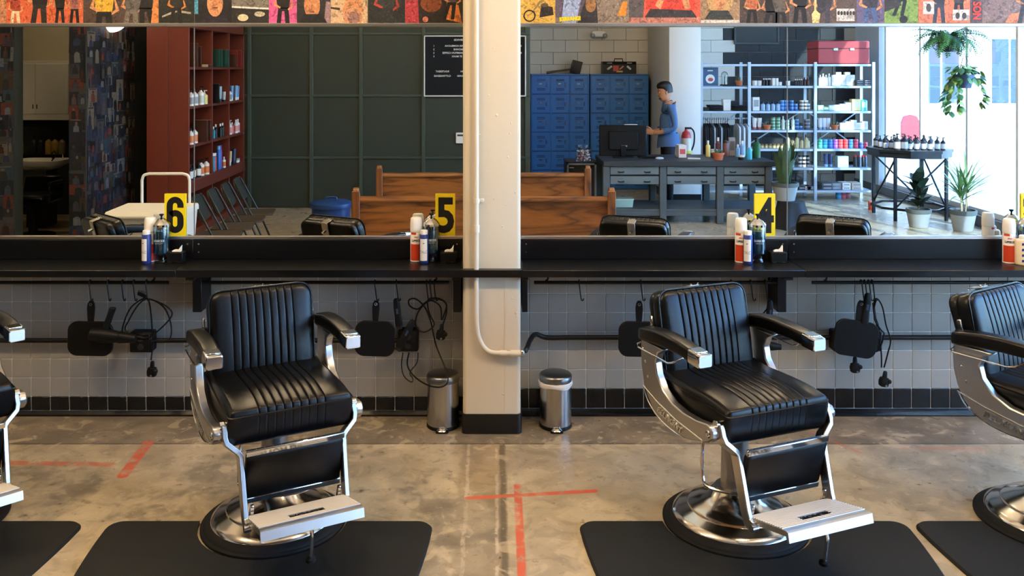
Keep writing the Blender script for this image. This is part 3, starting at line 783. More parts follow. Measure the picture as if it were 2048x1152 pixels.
def sign(px0, px1, n, lab):
    x0, x1 = (px0 - CX) / 357.0, (px1 - CX) / 357.0
    t = thing('number_sign', lab, 'sign', ((x0 + x1) / 2, -.002, 1.008), 0, 'yellow number signs'); w = (x1 - x0) / 2
    G().bx(-w, w, -.006, 0, 0, .236, .001).obj('plate', M_yellow, t)
    if n == '6':
        c_ = [(.030, .040), (.030, .056)] + [(.030 * math.cos(a), .052 + .032 * math.sin(a)) for a in [PI * (i + 1) / 10 for i in range(9)]] + [(-.030, .05), (-.030, -.052)]
        c_ += [(-.030 * math.cos(a), -.052 - .032 * math.sin(a)) for a in [PI * (i + 1) / 10 for i in range(9)]] + [(.030, -.052), (.030, -.022)] + [(.030 * math.cos(a), -.020 + .030 * math.sin(a)) for a in [PI * (i + 1) / 10 for i in range(8)]]
        L_, R_ = [], []
        for i, p in enumerate(c_):
            q0, q1 = c_[max(i - 1, 0)], c_[min(i + 1, len(c_) - 1)]; dx, dz = q1[0] - q0[0], q1[1] - q0[1]; m_ = math.hypot(dx, dz) or 1
            L_.append((p[0] - dz / m_ * .0175, -.0066, .118 + p[1] + dx / m_ * .0175)); R_.append((p[0] + dz / m_ * .0175, -.0066, .118 + p[1] - dx / m_ * .0175))
        k_ = len(c_); G().add(L_ + R_, [(i, i + 1, k_ + i + 1, k_ + i) for i in range(k_ - 1)]).obj('numeral', M_print, t, sm=0, recalc=False)
        return t
    tx = text(n, .268, M_print, 'numeral', t, (0, -.0062, .116), (PI / 2, 0, 0), bold=.0085, sx=.74, ext=.0004)
    bb = [v.co for v in tx.data.vertices]; cy = (max(v.y for v in bb) + min(v.y for v in bb)) / 2; cx = (max(v.x for v in bb) + min(v.x for v in bb)) / 2
    k = .200 / (max(v.y for v in bb) - min(v.y for v in bb)); kx = .100 / (max(v.x for v in bb) - min(v.x for v in bb))
    for v in tx.data.vertices: v.co.x = (v.co.x - cx) * kx; v.co.y = (v.co.y - cy) * k
    return t
def xat(px, y): return (px - CX) * (D + y) / F
sign(330, 373, '6', 'yellow sign with a black numeral six')
sign(871, 910.5, '5', 'yellow sign with a black numeral five')
sign(1508, 1549.5, '4', 'yellow sign with a black numeral four')
sign(2040, 2082, '3', 'yellow sign at the right edge of the picture, almost all cut off')
# station six
can(xat(301, -.065), -.065, 'white-capped spray can half hidden behind the talc bottle by the number six', -.3, .2)
talc(xat(293, -.115), -.115, 'blue and white talc bottle by the number six', -.35)
jar(xat(323, -.085), -.085, 'tall jar of blue disinfectant by the number six')
strip_box(xat(353, -.085), -.085, 'small black neck strip box with white paper by the number six')
# station five
can(xat(832.5, -.060), -.060, 'white-capped red spray can by the number five', .1)
talc(xat(848, -.112), -.112, 'blue and white talc bottle by the number five', .1)
jar(xat(862.5, -.062), -.062, 'tall jar of blue disinfectant by the number five')
strip_box(xat(897, -.085), -.085, 'small black neck strip box with white paper by the number five')
# station four
can(xat(1482, -.085), -.085, 'white-capped red spray can by the number four', -.25)
talc(xat(1496, -.130), -.130, 'blue and white talc bottle by the number four', -.35)
jar(xat(1515, -.085), -.085, 'tall jar of blue disinfectant by the number four')
strip_box(xat(1555, -.085), -.085, 'small black neck strip box with white paper by the number four')
# right edge
can(xat(2018, -.105), -.105, 'white-capped red spray can at the right edge of the picture', -.35)
jar(xat(2052, -.07), -.07, 'jar of blue disinfectant cut off by the right edge of the picture')
t = thing('striped_bottle', 'cream bottle with blue slanted stripes at the right edge of the picture', 'bottle', (xat(2046, -.15), -.15, ZT))
G().lathe([(0, 0), (.037, 0), (.041, .005), (.041, .125), (.037, .135), (.022, .140), (0, .140)], n=30).obj('body', mat('cream_plastic', (240, 222, 190), .4), t)
for k in range(4): 
    z = .022 + k * .030
    n = 8; a = [(-.65 + 1.3 * i / n) for i in range(n + 1)]
    lo = [(.0415 * math.sin(q), -.0415 * math.cos(q), z + .006 * q) for q in a]; hi = [(p[0], p[1], p[2] + .013) for p in lo]
    G().add(lo + hi, [(i, i + 1, n + 2 + i, n + 1 + i) for i in range(n)]).obj('stripe', M_talcblue, t, recalc=False)
G().lathe([(0, .14), (.02, .14), (.02, .155), (.016, .16), (0, .16)], n=20).obj('cap', M_cap, t)

# ================================================================ HANGING RAILS, HOOKS AND TOOLS BELOW THE COUNTER
YR = -.155; DR = D + YR
ZR = H - (565 - CY) * DR / F
for a, b2, lab, st in ((-40, 337, 'black hanging rail below the leftmost worktop', (308,)), (404, 898, 'black hanging rail left of the column', (418, 872)),
                   (1068, 1570, 'black hanging rail right of the column', (1095, 1541)), (1624, 2110, 'black hanging rail at the far right', (1652,))):
    x0, x1 = (a - CX) * DR / F, (b2 - CX) * DR / F
    t = thing('hanging_rail', lab, 'rail', ((x0 + x1) / 2, YR, ZR), 0, 'hanging rails'); w = (x1 - x0) / 2
    G().cyl((-w, 0, 0), (w, 0, 0), .0095, n=12).obj('bar', M_blackmetal, t)
    for s_ in st:
        xx = (s_ - CX) * DR / F - (x0 + x1) / 2
        G().tube([(xx - .012, .0, .009), (xx, 0, .014), (xx + .004, 0, .03), (xx + .004, 0, ZT - .0385 - ZR)], .0055, 8).obj('stand_off', M_blackmetal, t)
hooks = [(180, 'empty'), (216, ''), (245, ''), (268, ''), (293, ''), (750, ''), (793, ''), (853, ''), (860, ''), (868, ''), (1158, ''), (1281, ''), (1462, ''), (1501, ''), (1530, ''), (1722, ''), (1729, ''), (1737, ''), (1744, '')]
hk_labels = ['black hook holding the left hand mirror', 'black hook above the hair dryer', 'empty black hook third from the left', 'empty black hook fourth from the left', 'black hook holding the coiled cord below the number six',
             'black hook holding the hand mirror left of the column', 'black hook holding the clippers left of the column', 'black hook just left of the looped cord beside the column', 'black hook with looped cord beside the column', 'rightmost black hook left of the column',
             'empty black hook just right of the column', 'black hook holding the hand mirror half hidden by the chair', 'black hook nearest the back of the right chair', 'empty black hook second from the right bracket', 'black hook holding clippers beside the right bracket',
             'leftmost hook in the cluster of four at right', 'second hook in the cluster of four at right', 'third hook in the cluster of four at right', 'rightmost hook in the cluster of four at right']
hp = [Vector(p) for p in ((0, .009, -.004), (0, .012, .006), (0, .004, .0135), (0, -.008, .012), (0, -.012, .002), (.002, -.012, -.02), (.008, -.012, -.07), (.011, -.012, -.088), (.015, -.014, -.094), (.021, -.016, -.092), (.022, -.017, -.082))]
hook_me = G().tube(smooth(hp, 3), .0034, 7).mesh('hook', M_blackmetal)
for (px, q), lab in zip(hooks, hk_labels):
    o = tag(link('hook', hook_me, None, ((px - CX) * DR / F, YR, ZR)), lab, 'hook', 'black hooks on the rails')
def paddle(px, py, w, h, rot, lab, hl=.115):
    d = DR - .012; p = at(px, py, d)
    t = thing('hand_mirror', lab, 'hand mirror', p, 0, 'black hand mirrors')
    R2 = Matrix.Rotation(rot, 3, 'Y')
    out = []
    for x, z in rrect(w, h, .045, 6):
        out.append((x + (.012 * (1 - abs(z) / (h / 2)) if abs(z) < h / 2 else 0) * (1 if x > 0 else -1), z))
    rs = []
    for y, k in ((-.009, .975), (-.006, 1), (.006, 1), (.009, .975)): rs.append([R2 @ Vector((q[0] * k, y, q[1] * k)) for q in out])
    G().rings(rs).obj('frame', M_blackplastic, t)
    z0 = h / 2 - .004
    hp_ = G()
    shape = [(-.014, z0), (-.017, z0 + .03), (-.020, z0 + .075), (-.017, z0 + .10), (-.009, z0 + hl), (.009, z0 + hl), (.017, z0 + .10), (.020, z0 + .075), (.017, z0 + .03), (.014, z0)]
    inner = [(-.006, z0 + hl - .022), (.006, z0 + hl - .022), (.007, z0 + hl - .012), (-.007, z0 + hl - .012)]
    rs = [[R2 @ Vector((q[0], y, q[1])) for q in shape] for y in (-.006, .006)]
    hd = hp_.rings(rs).obj('handle', M_blackplastic, t)
    c = R2 @ Vector((0, 0, z0 + hl - .018))
    G().lathe([(.004, -.0072), (.009, -.0072), (.009, .0072), (.004, .0072), (.004, -.0072)], c, 10, 0, Matrix.Rotation(PI / 2, 3, 'X')).obj('eyelet', M_steel, hd)
    return t
paddle(181, 677, .232, .186, .02, 'black hand mirror hanging at the left, beside the hair dryer')
paddle(750, 677, .205, .19, .03, 'black hand mirror hanging left of the column')
paddle(1277, 678, .205, .19, .02, 'black hand mirror half hidden behind the right barber chair')
paddle(1711, 677, .225, .195, .16, 'black hand mirror hanging in front of a plug at right')

# conduits and outlet boxes on the tiles
zc_ = at(0, 681, D - .03).z
def conduit(pts, lab): return tag(G().tube(pts, .0135, 10).obj('wall_conduit', M_blackmetal), lab, 'conduit', 'black wall conduits')
conduit([(-3.5, -.03, zc_), ((830 - CX) * (D - .03) / F, -.03, zc_)], 'black conduit along the tiles left of the column')
zr = at(0, 675, D - .03).z
conduit(smooth([(.172, -.246, .437), (.185, -.225, .452), (.205, -.15, .470), (.24, -.06, .474), (.30, -.032, zr), (.42, -.03, zr)], 5) + [Vector((3.6, -.03, zr))], 'black conduit running right from the column along the tiles')
def outlet(px0, px1, py0, py1, lab):
    a = at(px0, py0, D - .045); b3 = at(px1, py1, D - .045)
    t = thing('outlet_box', lab, 'outlet', ((a.x + b3.x) / 2, -.045, (a.z + b3.z) / 2), 0, 'black outlet boxes'); w, h = (b3.x - a.x) / 2, (a.z - b3.z) / 2
    G().bx(-w, w, -.03, .044, -h, h, .006).obj('box', M_blackplastic, t)
    G().bx(-w * .8, w * .8, -.034, -.029, -h * .85, h * .85, .003).obj('cover_plate', M_blackmetal, t)
    for k in (-1, 1): G().cyl((0, -.033, k * h * .42), (0, -.0355, k * h * .42), min(w, h) * .32, n=14).obj('socket', mat('socket_grey', (40, 42, 44), .4), t)
outlet(263, 308, 662, 702, 'black outlet box behind the coiled cord below the number six')
outlet(797, 837, 658, 700, 'black outlet box left of the column')
outlet(1501, 1512, 698, 718, 'small black outlet box below the arm of the right chair')
outlet(1663, 1760, 660, 700, 'black outlet box behind the hand mirror at right')

# cords
def cord(pts, lab, r=.0042, d=None, plug=None):
    t = thing('power_cord', lab, 'cord')
    P = [at(p[0], p[1], (p[2] if len(p) > 2 else DR + .02)) for p in pts]
    G().tube(smooth(P, 6), r, 7).obj('cable', M_blackplastic, t)
    if plug is not None:
        p = at(plug[0], plug[1], DR + .01)
        R2 = Matrix.Rotation(plug[2] if len(plug) > 2 else 0, 3, 'Y')
        g = G()
        rs = []
        for z, w in ((.055, .006), (.05, .010), (.022, .012), (.018, .022), (-.002, .027), (-.024, .024), (-.03, .016)):
            rs.append([p + R2 @ Vector((q[0], q[1], z)) for q in rrect(2 * w, w * 1.3, w * .4, 3)])
        pl = g.rings(rs).obj('plug', M_blackplastic, t)
        G().box(p + R2 @ Vector((0.024, -.012, .004)), (.022, .02, .022), .006, R2).obj('plug_tab', M_blackplastic, pl)
        G().cyl(p + R2 @ Vector((.004, -.022, -.018)), p + R2 @ Vector((.004, -.026, -.018)), .006, n=10).obj('test_button', M_steel, pl)
    return t
cord([(302, 720, 4.9), (305, 690, 4.9), (303, 640, 4.9), (297, 600, 4.88), (285, 598, 4.87), (262, 615, 4.89), (248, 645, 4.9), (246, 668, 4.91), (268, 676, 4.9), (310, 682, 4.89), (338, 680, 4.89), (342, 650, 4.9), (328, 615, 4.89), (298, 598, 4.87), (278, 608, 4.89), (258, 640, 4.9), (252, 662, 4.9), (290, 676, 4.88), (318, 660, 4.88), (344, 630, 4.88), (332, 612, 4.87), (303, 599, 4.87)], 'coiled black cord with a heavy plug below the number six', plug=(304, 742, .05))
G_cl = thing('comb', 'small black comb tucked into the coiled cord below the number six', 'comb')
p = at(284, 590, 4.86); G().box(p, (.05, .008, .02), .003, Matrix.Rotation(.4, 3, 'Y')).obj('spine', M_blackplastic, G_cl)
for k in range(6): G().box(p + Vector((-.02 + k * .007, 0, .018 - k * .002)), (.002, .004, .022), 0, Matrix.Rotation(.4, 3, 'Y')).obj('tooth', M_blackplastic, G_cl)
cord([(884, 640, 4.9), (893, 612, 4.9), (884, 600, 4.89), (868, 596, 4.87), (852, 604, 4.89), (836, 618, 4.9), (820, 612, 4.9), (818, 600, 4.9), (832, 598, 4.9), (850, 615, 4.9), (862, 645, 4.9), (872, 690, 4.9), (890, 735, 4.84), (896, 762, 4.78), (882, 774, 4.78), (855, 770, 4.8), (828, 752, 4.88), (815, 730, 4.9), (818, 705, 4.9)], 'looped black cord hanging beside the column and trailing over the steel bin')
cord([(884, 655, 4.89), (893, 625, 4.89), (890, 605, 4.89), (872, 597, 4.87), (856, 600, 4.88), (858, 625, 4.9), (868, 650, 4.9), (848, 664, 4.9), (832, 652, 4.9), (836, 625, 4.9), (858, 602, 4.87), (880, 612, 4.88), (883, 640, 4.88)], 'second loop of black cord with a plug beside the column', plug=(882, 668, .1))
cord([(806, 705, 4.9), (803, 730, 4.9), (808, 752, 4.88), (822, 764, 4.86), (826, 758, 4.87), (820, 745, 4.88), (834, 725, 4.89), (836, 705, 4.9)], 'thin black cord dangling below the outlet left of the column', .0032)
cord([(1466, 602, 4.9), (1478, 612, 4.9), (1474, 640, 4.9), (1470, 660, 4.9)], 'thin black cord close to the back of the right chair')
cord([(1468, 600, 4.89), (1484, 612, 4.89), (1494, 632, 4.89), (1503, 645, 4.89), (1508, 650, 4.89)], 'black cord running down behind the right arm of the right chair')
cord([(1512, 645, 4.9), (1528, 625, 4.9), (1540, 612, 4.9), (1545, 620, 4.9), (1540, 632, 4.9)], 'black cord wound round the clippers beside the right bracket')
cord([(1763, 735, 4.9), (1762, 700, 4.9), (1752, 640, 4.9), (1748, 605, 4.88), (1755, 598, 4.87), (1765, 615, 4.89), (1772, 650, 4.9), (1781, 680, 4.9), (1776, 705, 4.9), (1768, 735, 4.9)], 'long black cord hanging with its plug near the floor at right', plug=(1768, 762, .15))
cord([(1746, 606, 4.88), (1750, 640, 4.89), (1762, 660, 4.89), (1768, 668, 4.89), (1762, 690, 4.89), (1752, 702, 4.89), (1758, 660, 4.9), (1748, 625, 4.89), (1752, 600, 4.87)], 'shorter loop of black cord beside the right hand mirror')
cord([(1710, 700, 4.9), (1710, 716, 4.9)], 'short black plug hanging below the right hand mirror', plug=(1710, 734, 0))

def clipper(px, py, rot, lab, k=1.0):
    p = at(px, py, DR - .01); t = thing('hair_clipper', lab, 'clippers', p, 0, 'black hair clippers'); R2 = Matrix.Rotation(rot, 3, 'Y')
    rs = []
    for z, w in ((.085, .010), (.075, .016), (.03, .020), (-.02, .019), (-.06, .022), (-.08, .020)):
        rs.append([R2 @ Vector((q[0] * k, q[1] * k, z * k)) for q in rrect(2 * w, 1.6 * w, w * .5, 3)])
    G().rings(rs).obj('body', M_blackplastic, t)
    G().box(R2 @ Vector((0, -.004, -.09 * k)), (.034 * k, .012 * k, .02 * k), .002, R2).obj('blade', mat('dark_blade', (70, 72, 74), .3, .9), t)
    G().box(R2 @ Vector((0, -.0165 * k, .01)), (.012 * k, .004, .03 * k), .001, R2).obj('switch', mat('switch_blue', (38, 60, 84), .4), t)
    return t
clipper(795, 625, -.12, 'black clippers hanging left of the column', .9)
clipper(812, 668, .5, 'black clippers lying against the outlet left of the column', 1.0)
clipper(1539, 627, .05, 'black clippers hanging beside the right bracket', .85)
clipper(1732, 617, .15, 'black clippers hanging behind the right hand mirror handle', 1.0)
# hair dryers
def dryer(px, py, rot, lab, k=1.0):
    p = at(px, py, DR - .035); t = thing('hair_dryer', lab, 'hair dryer', p, 0, 'black hair dryers'); R2 = Matrix.Rotation(rot, 3, 'Y')
    def ring(x, r): return [R2 @ Vector((x * k, r * k * math.cos(a), r * k * math.sin(a))) for a in [2 * PI * i / 18 for i in range(18)]]
    G().rings([ring(-.095, .030), (ring(-.09, .036)), ring(-.03, .040), ring(.02, .036), ring(.05, .030), ring(.06, .029)]).obj('barrel', M_blackplastic, t)
    G().rings([ring(.06, .031), ring(.065, .033), ring(.10, .028), ring(.15, .020), ring(.152, .012)]).obj('nozzle', M_blackplastic, t)
    G().rings([[R2 @ Vector(((q[0] - .02 + (z - .03) * .25) * k, q[1] * k, z * k)) for q in rrect(.036 * s_, .030 * s_, .012, 3)] for z, s_ in ((.02, 1.1), (.06, 1.0), (.12, .95), (.15, 1.0), (.155, .8))]).obj('handle', M_blackplastic, t)
    G().tube([R2 @ Vector((-.095 * k, 0, .02)), R2 @ Vector((-.098 * k, 0, 0)), R2 @ Vector((-.095 * k, 0, -.02))], .004, 6).obj('rear_grille', M_blackmetal, t)
    return t
dryer(216, 672, .10, 'black hair dryer hanging beside the left hand mirror')
dryer(1520, 690, .10, 'black hair dryer half hidden by the right arm of the right chair', .75)

# ================================================================ STEEL PEDAL BINS
def bin_(px, lab, liner):
    d = 4.90; x = (px - CX) * d / F
    t = thing('pedal_bin', lab, 'bin', (x, d - D, 0), 0, 'steel pedal bins'); r = .087
    G().lathe([(0, 0), (r - .003, 0), (r + .002, .004), (r + .002, .016), (r, .02), (0, .02)], n=40).obj('base_ring', M_blackplastic, t)
    G().lathe([(r - .001, .018), (r - .001, .250), (r - .006, .252), (0, .252)], n=40).obj('body', M_steel, t)
    G().lathe([(r + .002, .250), (r + .003, .262), (r + .003, .276), (r - .004, .286), (r - .016, .290), (.03, .293), (0, .293)], n=40).obj('lid', mat('lid_steel', (128, 128, 128), .3, 1, var=.05), t)
    g = G().lathe([(0, 0), (.028, 0), (.030, .004), (.022, .014), (.010, .017), (0, .018)], (0, 0, 0), 18)
    o = g.obj('pedal', M_chrome, t); o.scale = (1.0, .75, .8); o.location = (0, -r - .010, .010)
    G().prism(rrect(.068, .03, .012, 4, 0, -r - .008), 'xy', .0005, .009).obj('pedal_base', M_blackplastic, t)
    if liner:
        rs = []
        n = 40
        for z, o_ in ((.251, .003), (.246, .006), (.232, .005), (.224, .003), (.222, .0)):
            rs.append([((r + o_ + .0018 * math.sin(5 * a + z * 200)) * math.cos(a), (r + o_ + .0018 * math.sin(5 * a)) * math.sin(a), z + (.006 * math.sin(3 * a + 1) if z < .24 else 0)) for a in [2 * PI * i / n for i in range(n)]])
        G().rings(rs, cap=False).obj('bin_liner', mat('white_bag', (226, 220, 214), .5, var=.05), t)
    return t
bin_(886, 'stainless steel pedal bin left of the column with a cord across its lid', False)
bin_(1111, 'stainless steel pedal bin right of the column with a white liner showing', True)
# ================================================================ ROOM BEHIND THE CAMERA (seen in the mirror)
def ry(d): return D - d
# ---- block wall at the back: blocks are pieces, white on the left and black on the right
M_blkw = mat('block_white', (222, 216, 204), .7, var=.05, scale=4, bump=.3, bscale=50)
M_blkk = mat('block_black', (26, 29, 33), .55, var=.15, scale=4, bump=.3, bscale=50)
yb = ry(14.84)
wk = struct(G().bx(0.40, XR + .3, yb - .2, yb - .012, 0, ZC).obj('wall_back', mat('mortar', (170, 166, 158), .9, var=.05), sm=0))
bw, bh = .40, .20
mw = G().box((0, 0, 0), (bw - .006, .02, bh - .006), .003).mesh('block', M_blkw)
mk = G().box((0, 0, 0), (bw - .006, .02, bh - .006), .003).mesh('block', M_blkk)
for r in range(14):
    for k in range(15):
        x = .60 + bw * (k + .5) - (bw / 2 if r % 2 else 0)
        if x > XR - .1 or x < .5: continue
        link('block', mw if x < 3.97 else mk, wk, (x, yb - .004, bh * (r + .5)))
G().bx(.4, 3.97, yb - .012, yb + .006, 2.8, ZC).obj('upper_wall', M_blkw, wk, sm=0)
G().bx(3.97, XR, yb - .012, yb + .006, 2.8, ZC).obj('upper_wall', M_blkk, wk, sm=0)
# column beside the lockers
struct(G().prism(rrect(.46, 1.80, .012, 2, 2.78, ry(13.0) - .90), 'xy', 0, ZC).obj('wall_pier', mat('pier_paint', (226, 222, 214), .6, var=.03), sm=30))
G().bx(2.545, 3.015, ry(13.0) - 1.8, ry(13.0) + .012, 0, .12, .003).obj('baseboard_1', M_blackmetal)['kind'] = 'structure'
# ---- dark green panelled wall with battens
M_batten = mat('green_batten_paint', (58, 71, 62), .45, var=.05)
M_green = mat('dark_green_paint', (43, 54, 47), .5, var=.05, scale=2)
yg = ry(12.5); xg0, xg1 = -3.92, .52
wg = struct(G().bx(xg0, xg1, yg - .15, yg - .010, 0, ZC).obj('wall_green', M_green, sm=0))
vx = [xg0] + [(p - CX) * 12.5 / F for p in (499, 623, 722, 847, 950)] + [xg1]
hz = [0.0, .70, 1.56, 2.42, 3.28, ZC]
for i in range(len(vx) - 1):
    for j in range(len(hz) - 1):
        G().bx(vx[i] + .02, vx[i + 1] - .02, yg - .011, yg - .002, hz[j] + .012, hz[j + 1] - .012, .002).obj('panel', M_green, wg, sm=0)
for x in vx[1:-1]: G().bx(x - .024, x + .024, yg - .01, yg + .030, 0, ZC, .003).obj('batten', M_batten, wg, sm=0)
for z in hz[1:-1]: G().bx(xg0, xg1, yg - .01, yg + .026, z - .016, z + .016, .003).obj('rail_batten', M_batten, wg, sm=0)
G().bx(xg1 - .07, xg1 + .004, yg - .15, yg + .02, 0, ZC, .004).obj('corner_post', mat('green_post', (62, 74, 66), .5), wg, sm=0)
G().bx(xg1 - .12, xg1, yb - .1, yg - .15, 0, ZC).obj('return_wall', M_green, wg, sm=0)

# ---- window wall on the right
M_frame = mat('window_frame_white', (226, 230, 234), .45, var=.02)
M_wglass = thin_glass('window_glass', (246, 250, 250), .04)
ZW0, ZW1 = .13, 3.85
win = G().bx(XR, XR + .25, -9.8, .25, 0, ZW0).bx(XR, XR + .25, -9.8, .25, ZW1, ZC)
struct(G().bx(XR, XR + .25, yb - .1, .25, ZW1, ZC).obj('wall_right', M_wall, sm=0))
ms = [14.0 - D, 12.7 - D, 11.45 - D, 10.35 - D, 9.1 - D, 7.8 - D, 6.5 - D, 1.46 - .75]
sill = struct(G().bx(XR - .03, XR + .25, yb - .1, .25, 0, ZW0, .004).obj('baseboard_2', mat('sill_grey', (108, 112, 116), .5), sm=0))
ybs = [-9.9, -8.78, -7.66, -6.41, -5.31, -4.06, -2.86, -1.66, -.46, .012]
for i in range(len(ybs) - 1):
    a, c = ybs[i], ybs[i + 1]
    w = G()
    w.bx(XR + .03, XR + .13, a - .026, a + .026, ZW0, ZW1, .004)
    o = struct(w.obj('window_%d' % (i + 1), M_frame, sm=0))
    G().bx(XR + .04, XR + .13, a + .035, c - .035, ZW0, ZW0 + .07, .003).obj('bottom_rail', M_frame, o, sm=0)
    G().bx(XR + .04, XR + .13, a + .035, c - .035, 2.95, 3.01, .003).obj('transom', M_frame, o, sm=0)
    G().bx(XR + .04, XR + .13, a + .035, c - .035, ZW1 - .06, ZW1, .003).obj('head_rail', M_frame, o, sm=0)
    G().bx(XR + .085, XR + .091, a + .03, c - .03, ZW0 + .06, 2.96).obj('pane', M_wglass, o, sm=0)
    G().bx(XR + .085, XR + .091, a + .03, c - .03, 3.0, ZW1 - .05).obj('pane', M_wglass, o, sm=0)
struct(G().bx(XR - .02, XR + .25, yb - .1, ry(13.93), 0, ZC, .004).obj('wall_corner', mat('corner_grey', (196, 204, 210), .6), sm=0))

# ---- outside: pavement, road and a pale building
struct(G().bx(XR + .25, 40, -60, 30, -.14, -.02).obj('ground', mat('pavement', (196, 194, 188), .8, var=.06, scale=1.5), sm=0))
bd = thing('building', 'pale building across the street, seen blown out through the shop windows', 'building', (0, 0, 0))
M_fac = mat('facade', (226, 224, 220), .8, var=.03)
M_pane = mat('facade_window', (58, 74, 84), .2, var=.1)
G().bx(9.5, 30, -24.0, -20.0, -.02, 9).obj('facade', M_fac, bd, sm=0)
for i in range(9):
    for j in range(3):
        o = G().bx(10.0 + i * 1.9, 11.1 + i * 1.9, -20.06, -19.94, .9 + j * 2.7, 2.8 + j * 2.7, .02).obj('window_frame', M_frame, bd, sm=0)
        G().bx(10.06 + i * 1.9, 10.52 + i * 1.9, -19.96, -19.92, .96 + j * 2.7, 2.74 + j * 2.7).obj('pane', M_pane, o, sm=0)
        G().bx(10.58 + i * 1.9, 11.04 + i * 1.9, -19.96, -19.92, .96 + j * 2.7, 2.74 + j * 2.7).obj('pane', M_pane, o, sm=0)
p = rf(1820, 300, 20.5)
G0 = thing('red_awning_stand', 'red rounded object standing outside, seen through the window behind the bottle table', 'sign', (p.x, p.y, -.02))
G().prism([(-.20, .2), (.20, .2), (.20, .72), (.14, .86), (0, .90), (-.14, .86), (-.20, .72)], 'xz', -.05, .05).obj('board', mat('signal_red', (196, 54, 58), .5), G0)
G().bx(-.03, .03, -.03, .03, 0, .2, .005).obj('post', M_blackmetal, G0)
G().bx(-.22, .22, -.15, .15, 0, .04, .01).obj('foot', M_blackmetal, G0)

# ---- left side: poster partitions, shampoo room
M_dark = mat('dark_wall', (44, 48, 42), .7, var=.08)
POST = [mat('poster_%d' % i, tuple(int(v * .74) for v in c), .55, var=.6, scale=34, spec=.3) for i, c in enumerate([(50, 44, 44), (110, 52, 38), (120, 108, 90), (44, 56, 84), (32, 34, 42), (84, 78, 74), (64, 34, 32), (56, 76, 86), (36, 34, 40), (110, 114, 120), (40, 38, 56), (72, 56, 44), (26, 26, 28), (40, 44, 52), (30, 32, 40), (60, 62, 74), (24, 26, 34)])]
yp = ry(9.3)
pa = struct(G().bx(-4.376, -4.20, yp - 3.1, yp, 0, ZC).obj('wall_partition_1', M_dark, sm=0))
pb = struct(G().bx(XL, -4.934, yp - .16, yp, 0, ZC).obj('wall_partition_2', M_dark, sm=0))
struct(G().bx(-4.934, -4.376, yp - .16, yp, 2.75, ZC).obj('wall_header', M_dark, sm=0))
random.seed(3)
def poster_fig(w, h):           # simple printed figure: sheet plus a few flat shapes
    pass
cache = {}
def poster_mesh(w, h, k):
    key = (round(w, 2), round(h, 2), k)
    if key in cache: return cache[key]
    rnd = random.Random(k * 31 + int(w * 100))
    bgm, fg, sk = rnd.sample(POST, 3)
    g = G().box((0, 0, 0), (w, .0016, h), 0, None, 0)
    cx = rnd.uniform(-.15, .15) * w
    g.flat([(cx - .24 * w, -.47 * h), (cx + .26 * w, -.47 * h), (cx + .20 * w, .05 * h), (cx + .07 * w, .14 * h), (cx - .07 * w, .14 * h), (cx - .22 * w, .04 * h)], 'xz', .0010, 1)
    g.flat([(cx + .11 * w * math.cos(a), .24 * h + .10 * h * math.sin(a)) for a in [2 * PI * i / 10 for i in range(10)]], 'xz', .0012, 2)
    if rnd.random() < .5: g.flat([(-.42 * w, .40 * h), (.42 * w, .40 * h), (.42 * w, .47 * h), (-.42 * w, .47 * h)], 'xz', .0011, 2)
    me = g.mesh('poster', [bgm, fg, sk], sm=0, recalc=False); cache[key] = me; return me
sizes = [(.13, .18), (.10, .14), (.18, .24), (.15, .11), (.20, .15), (.12, .12)]
def cover(par, n, place, zr0, zr1, u0, u1, big=None):
    z = zr0; k = 0
    while z < zr1:
        u = u0; rowh = .15
        while u < u1:
            w, h = random.choice(sizes); w = min(w, u1 - u)
            if w < .03: break
            me = poster_mesh(round(w, 2) if round(w, 2) > .02 else .03, h, random.randrange(24))
            place(me, u + w / 2, z + random.uniform(-.02, .03), random.uniform(0, .004) + .0015)
            u += w * random.uniform(.8, .98); k += 1
        z += rowh * random.uniform(.85, 1.0)
def place_front(me, u, z, off):
    o = link('poster', me, pa, (u, yp + off, z), (0, random.uniform(-.05, .05), 0))
cover(pa, 0, place_front, .25, 2.55, -4.372, -4.205)
def place_side(me, u, z, off):
    o = link('poster', me, pa, (-4.20 + off, u, z), (0, 0, -PI / 2))
cover(pa, 0, place_side, .3, 2.5, ry(10.55), ry(9.32))
def place_left(me, u, z, off):
    link('poster', me, pb, (u, yp + off, z), (0, random.uniform(-.05, .05), 0))
cover(pb, 0, place_left, .3, 2.5, -5.55, -4.95)
ys = ry(12.2)
ws = struct(G().bx(XL, -4.2, ys - .15, ys, 0, ZC).obj('wall_back_2', mat('beige_wall', (206, 196, 172), .7), sm=0))
G().bx(XL, -4.38, ys, ys + .012, 0, 1.26, .002).obj('dark_wainscot', M_dark, ws, sm=0)
# rest of the back boundary
struct(G().bx(XL, xg0, yb - .2, ys - .15, 0, ZC).obj('wall_back_3', M_wall, sm=0))

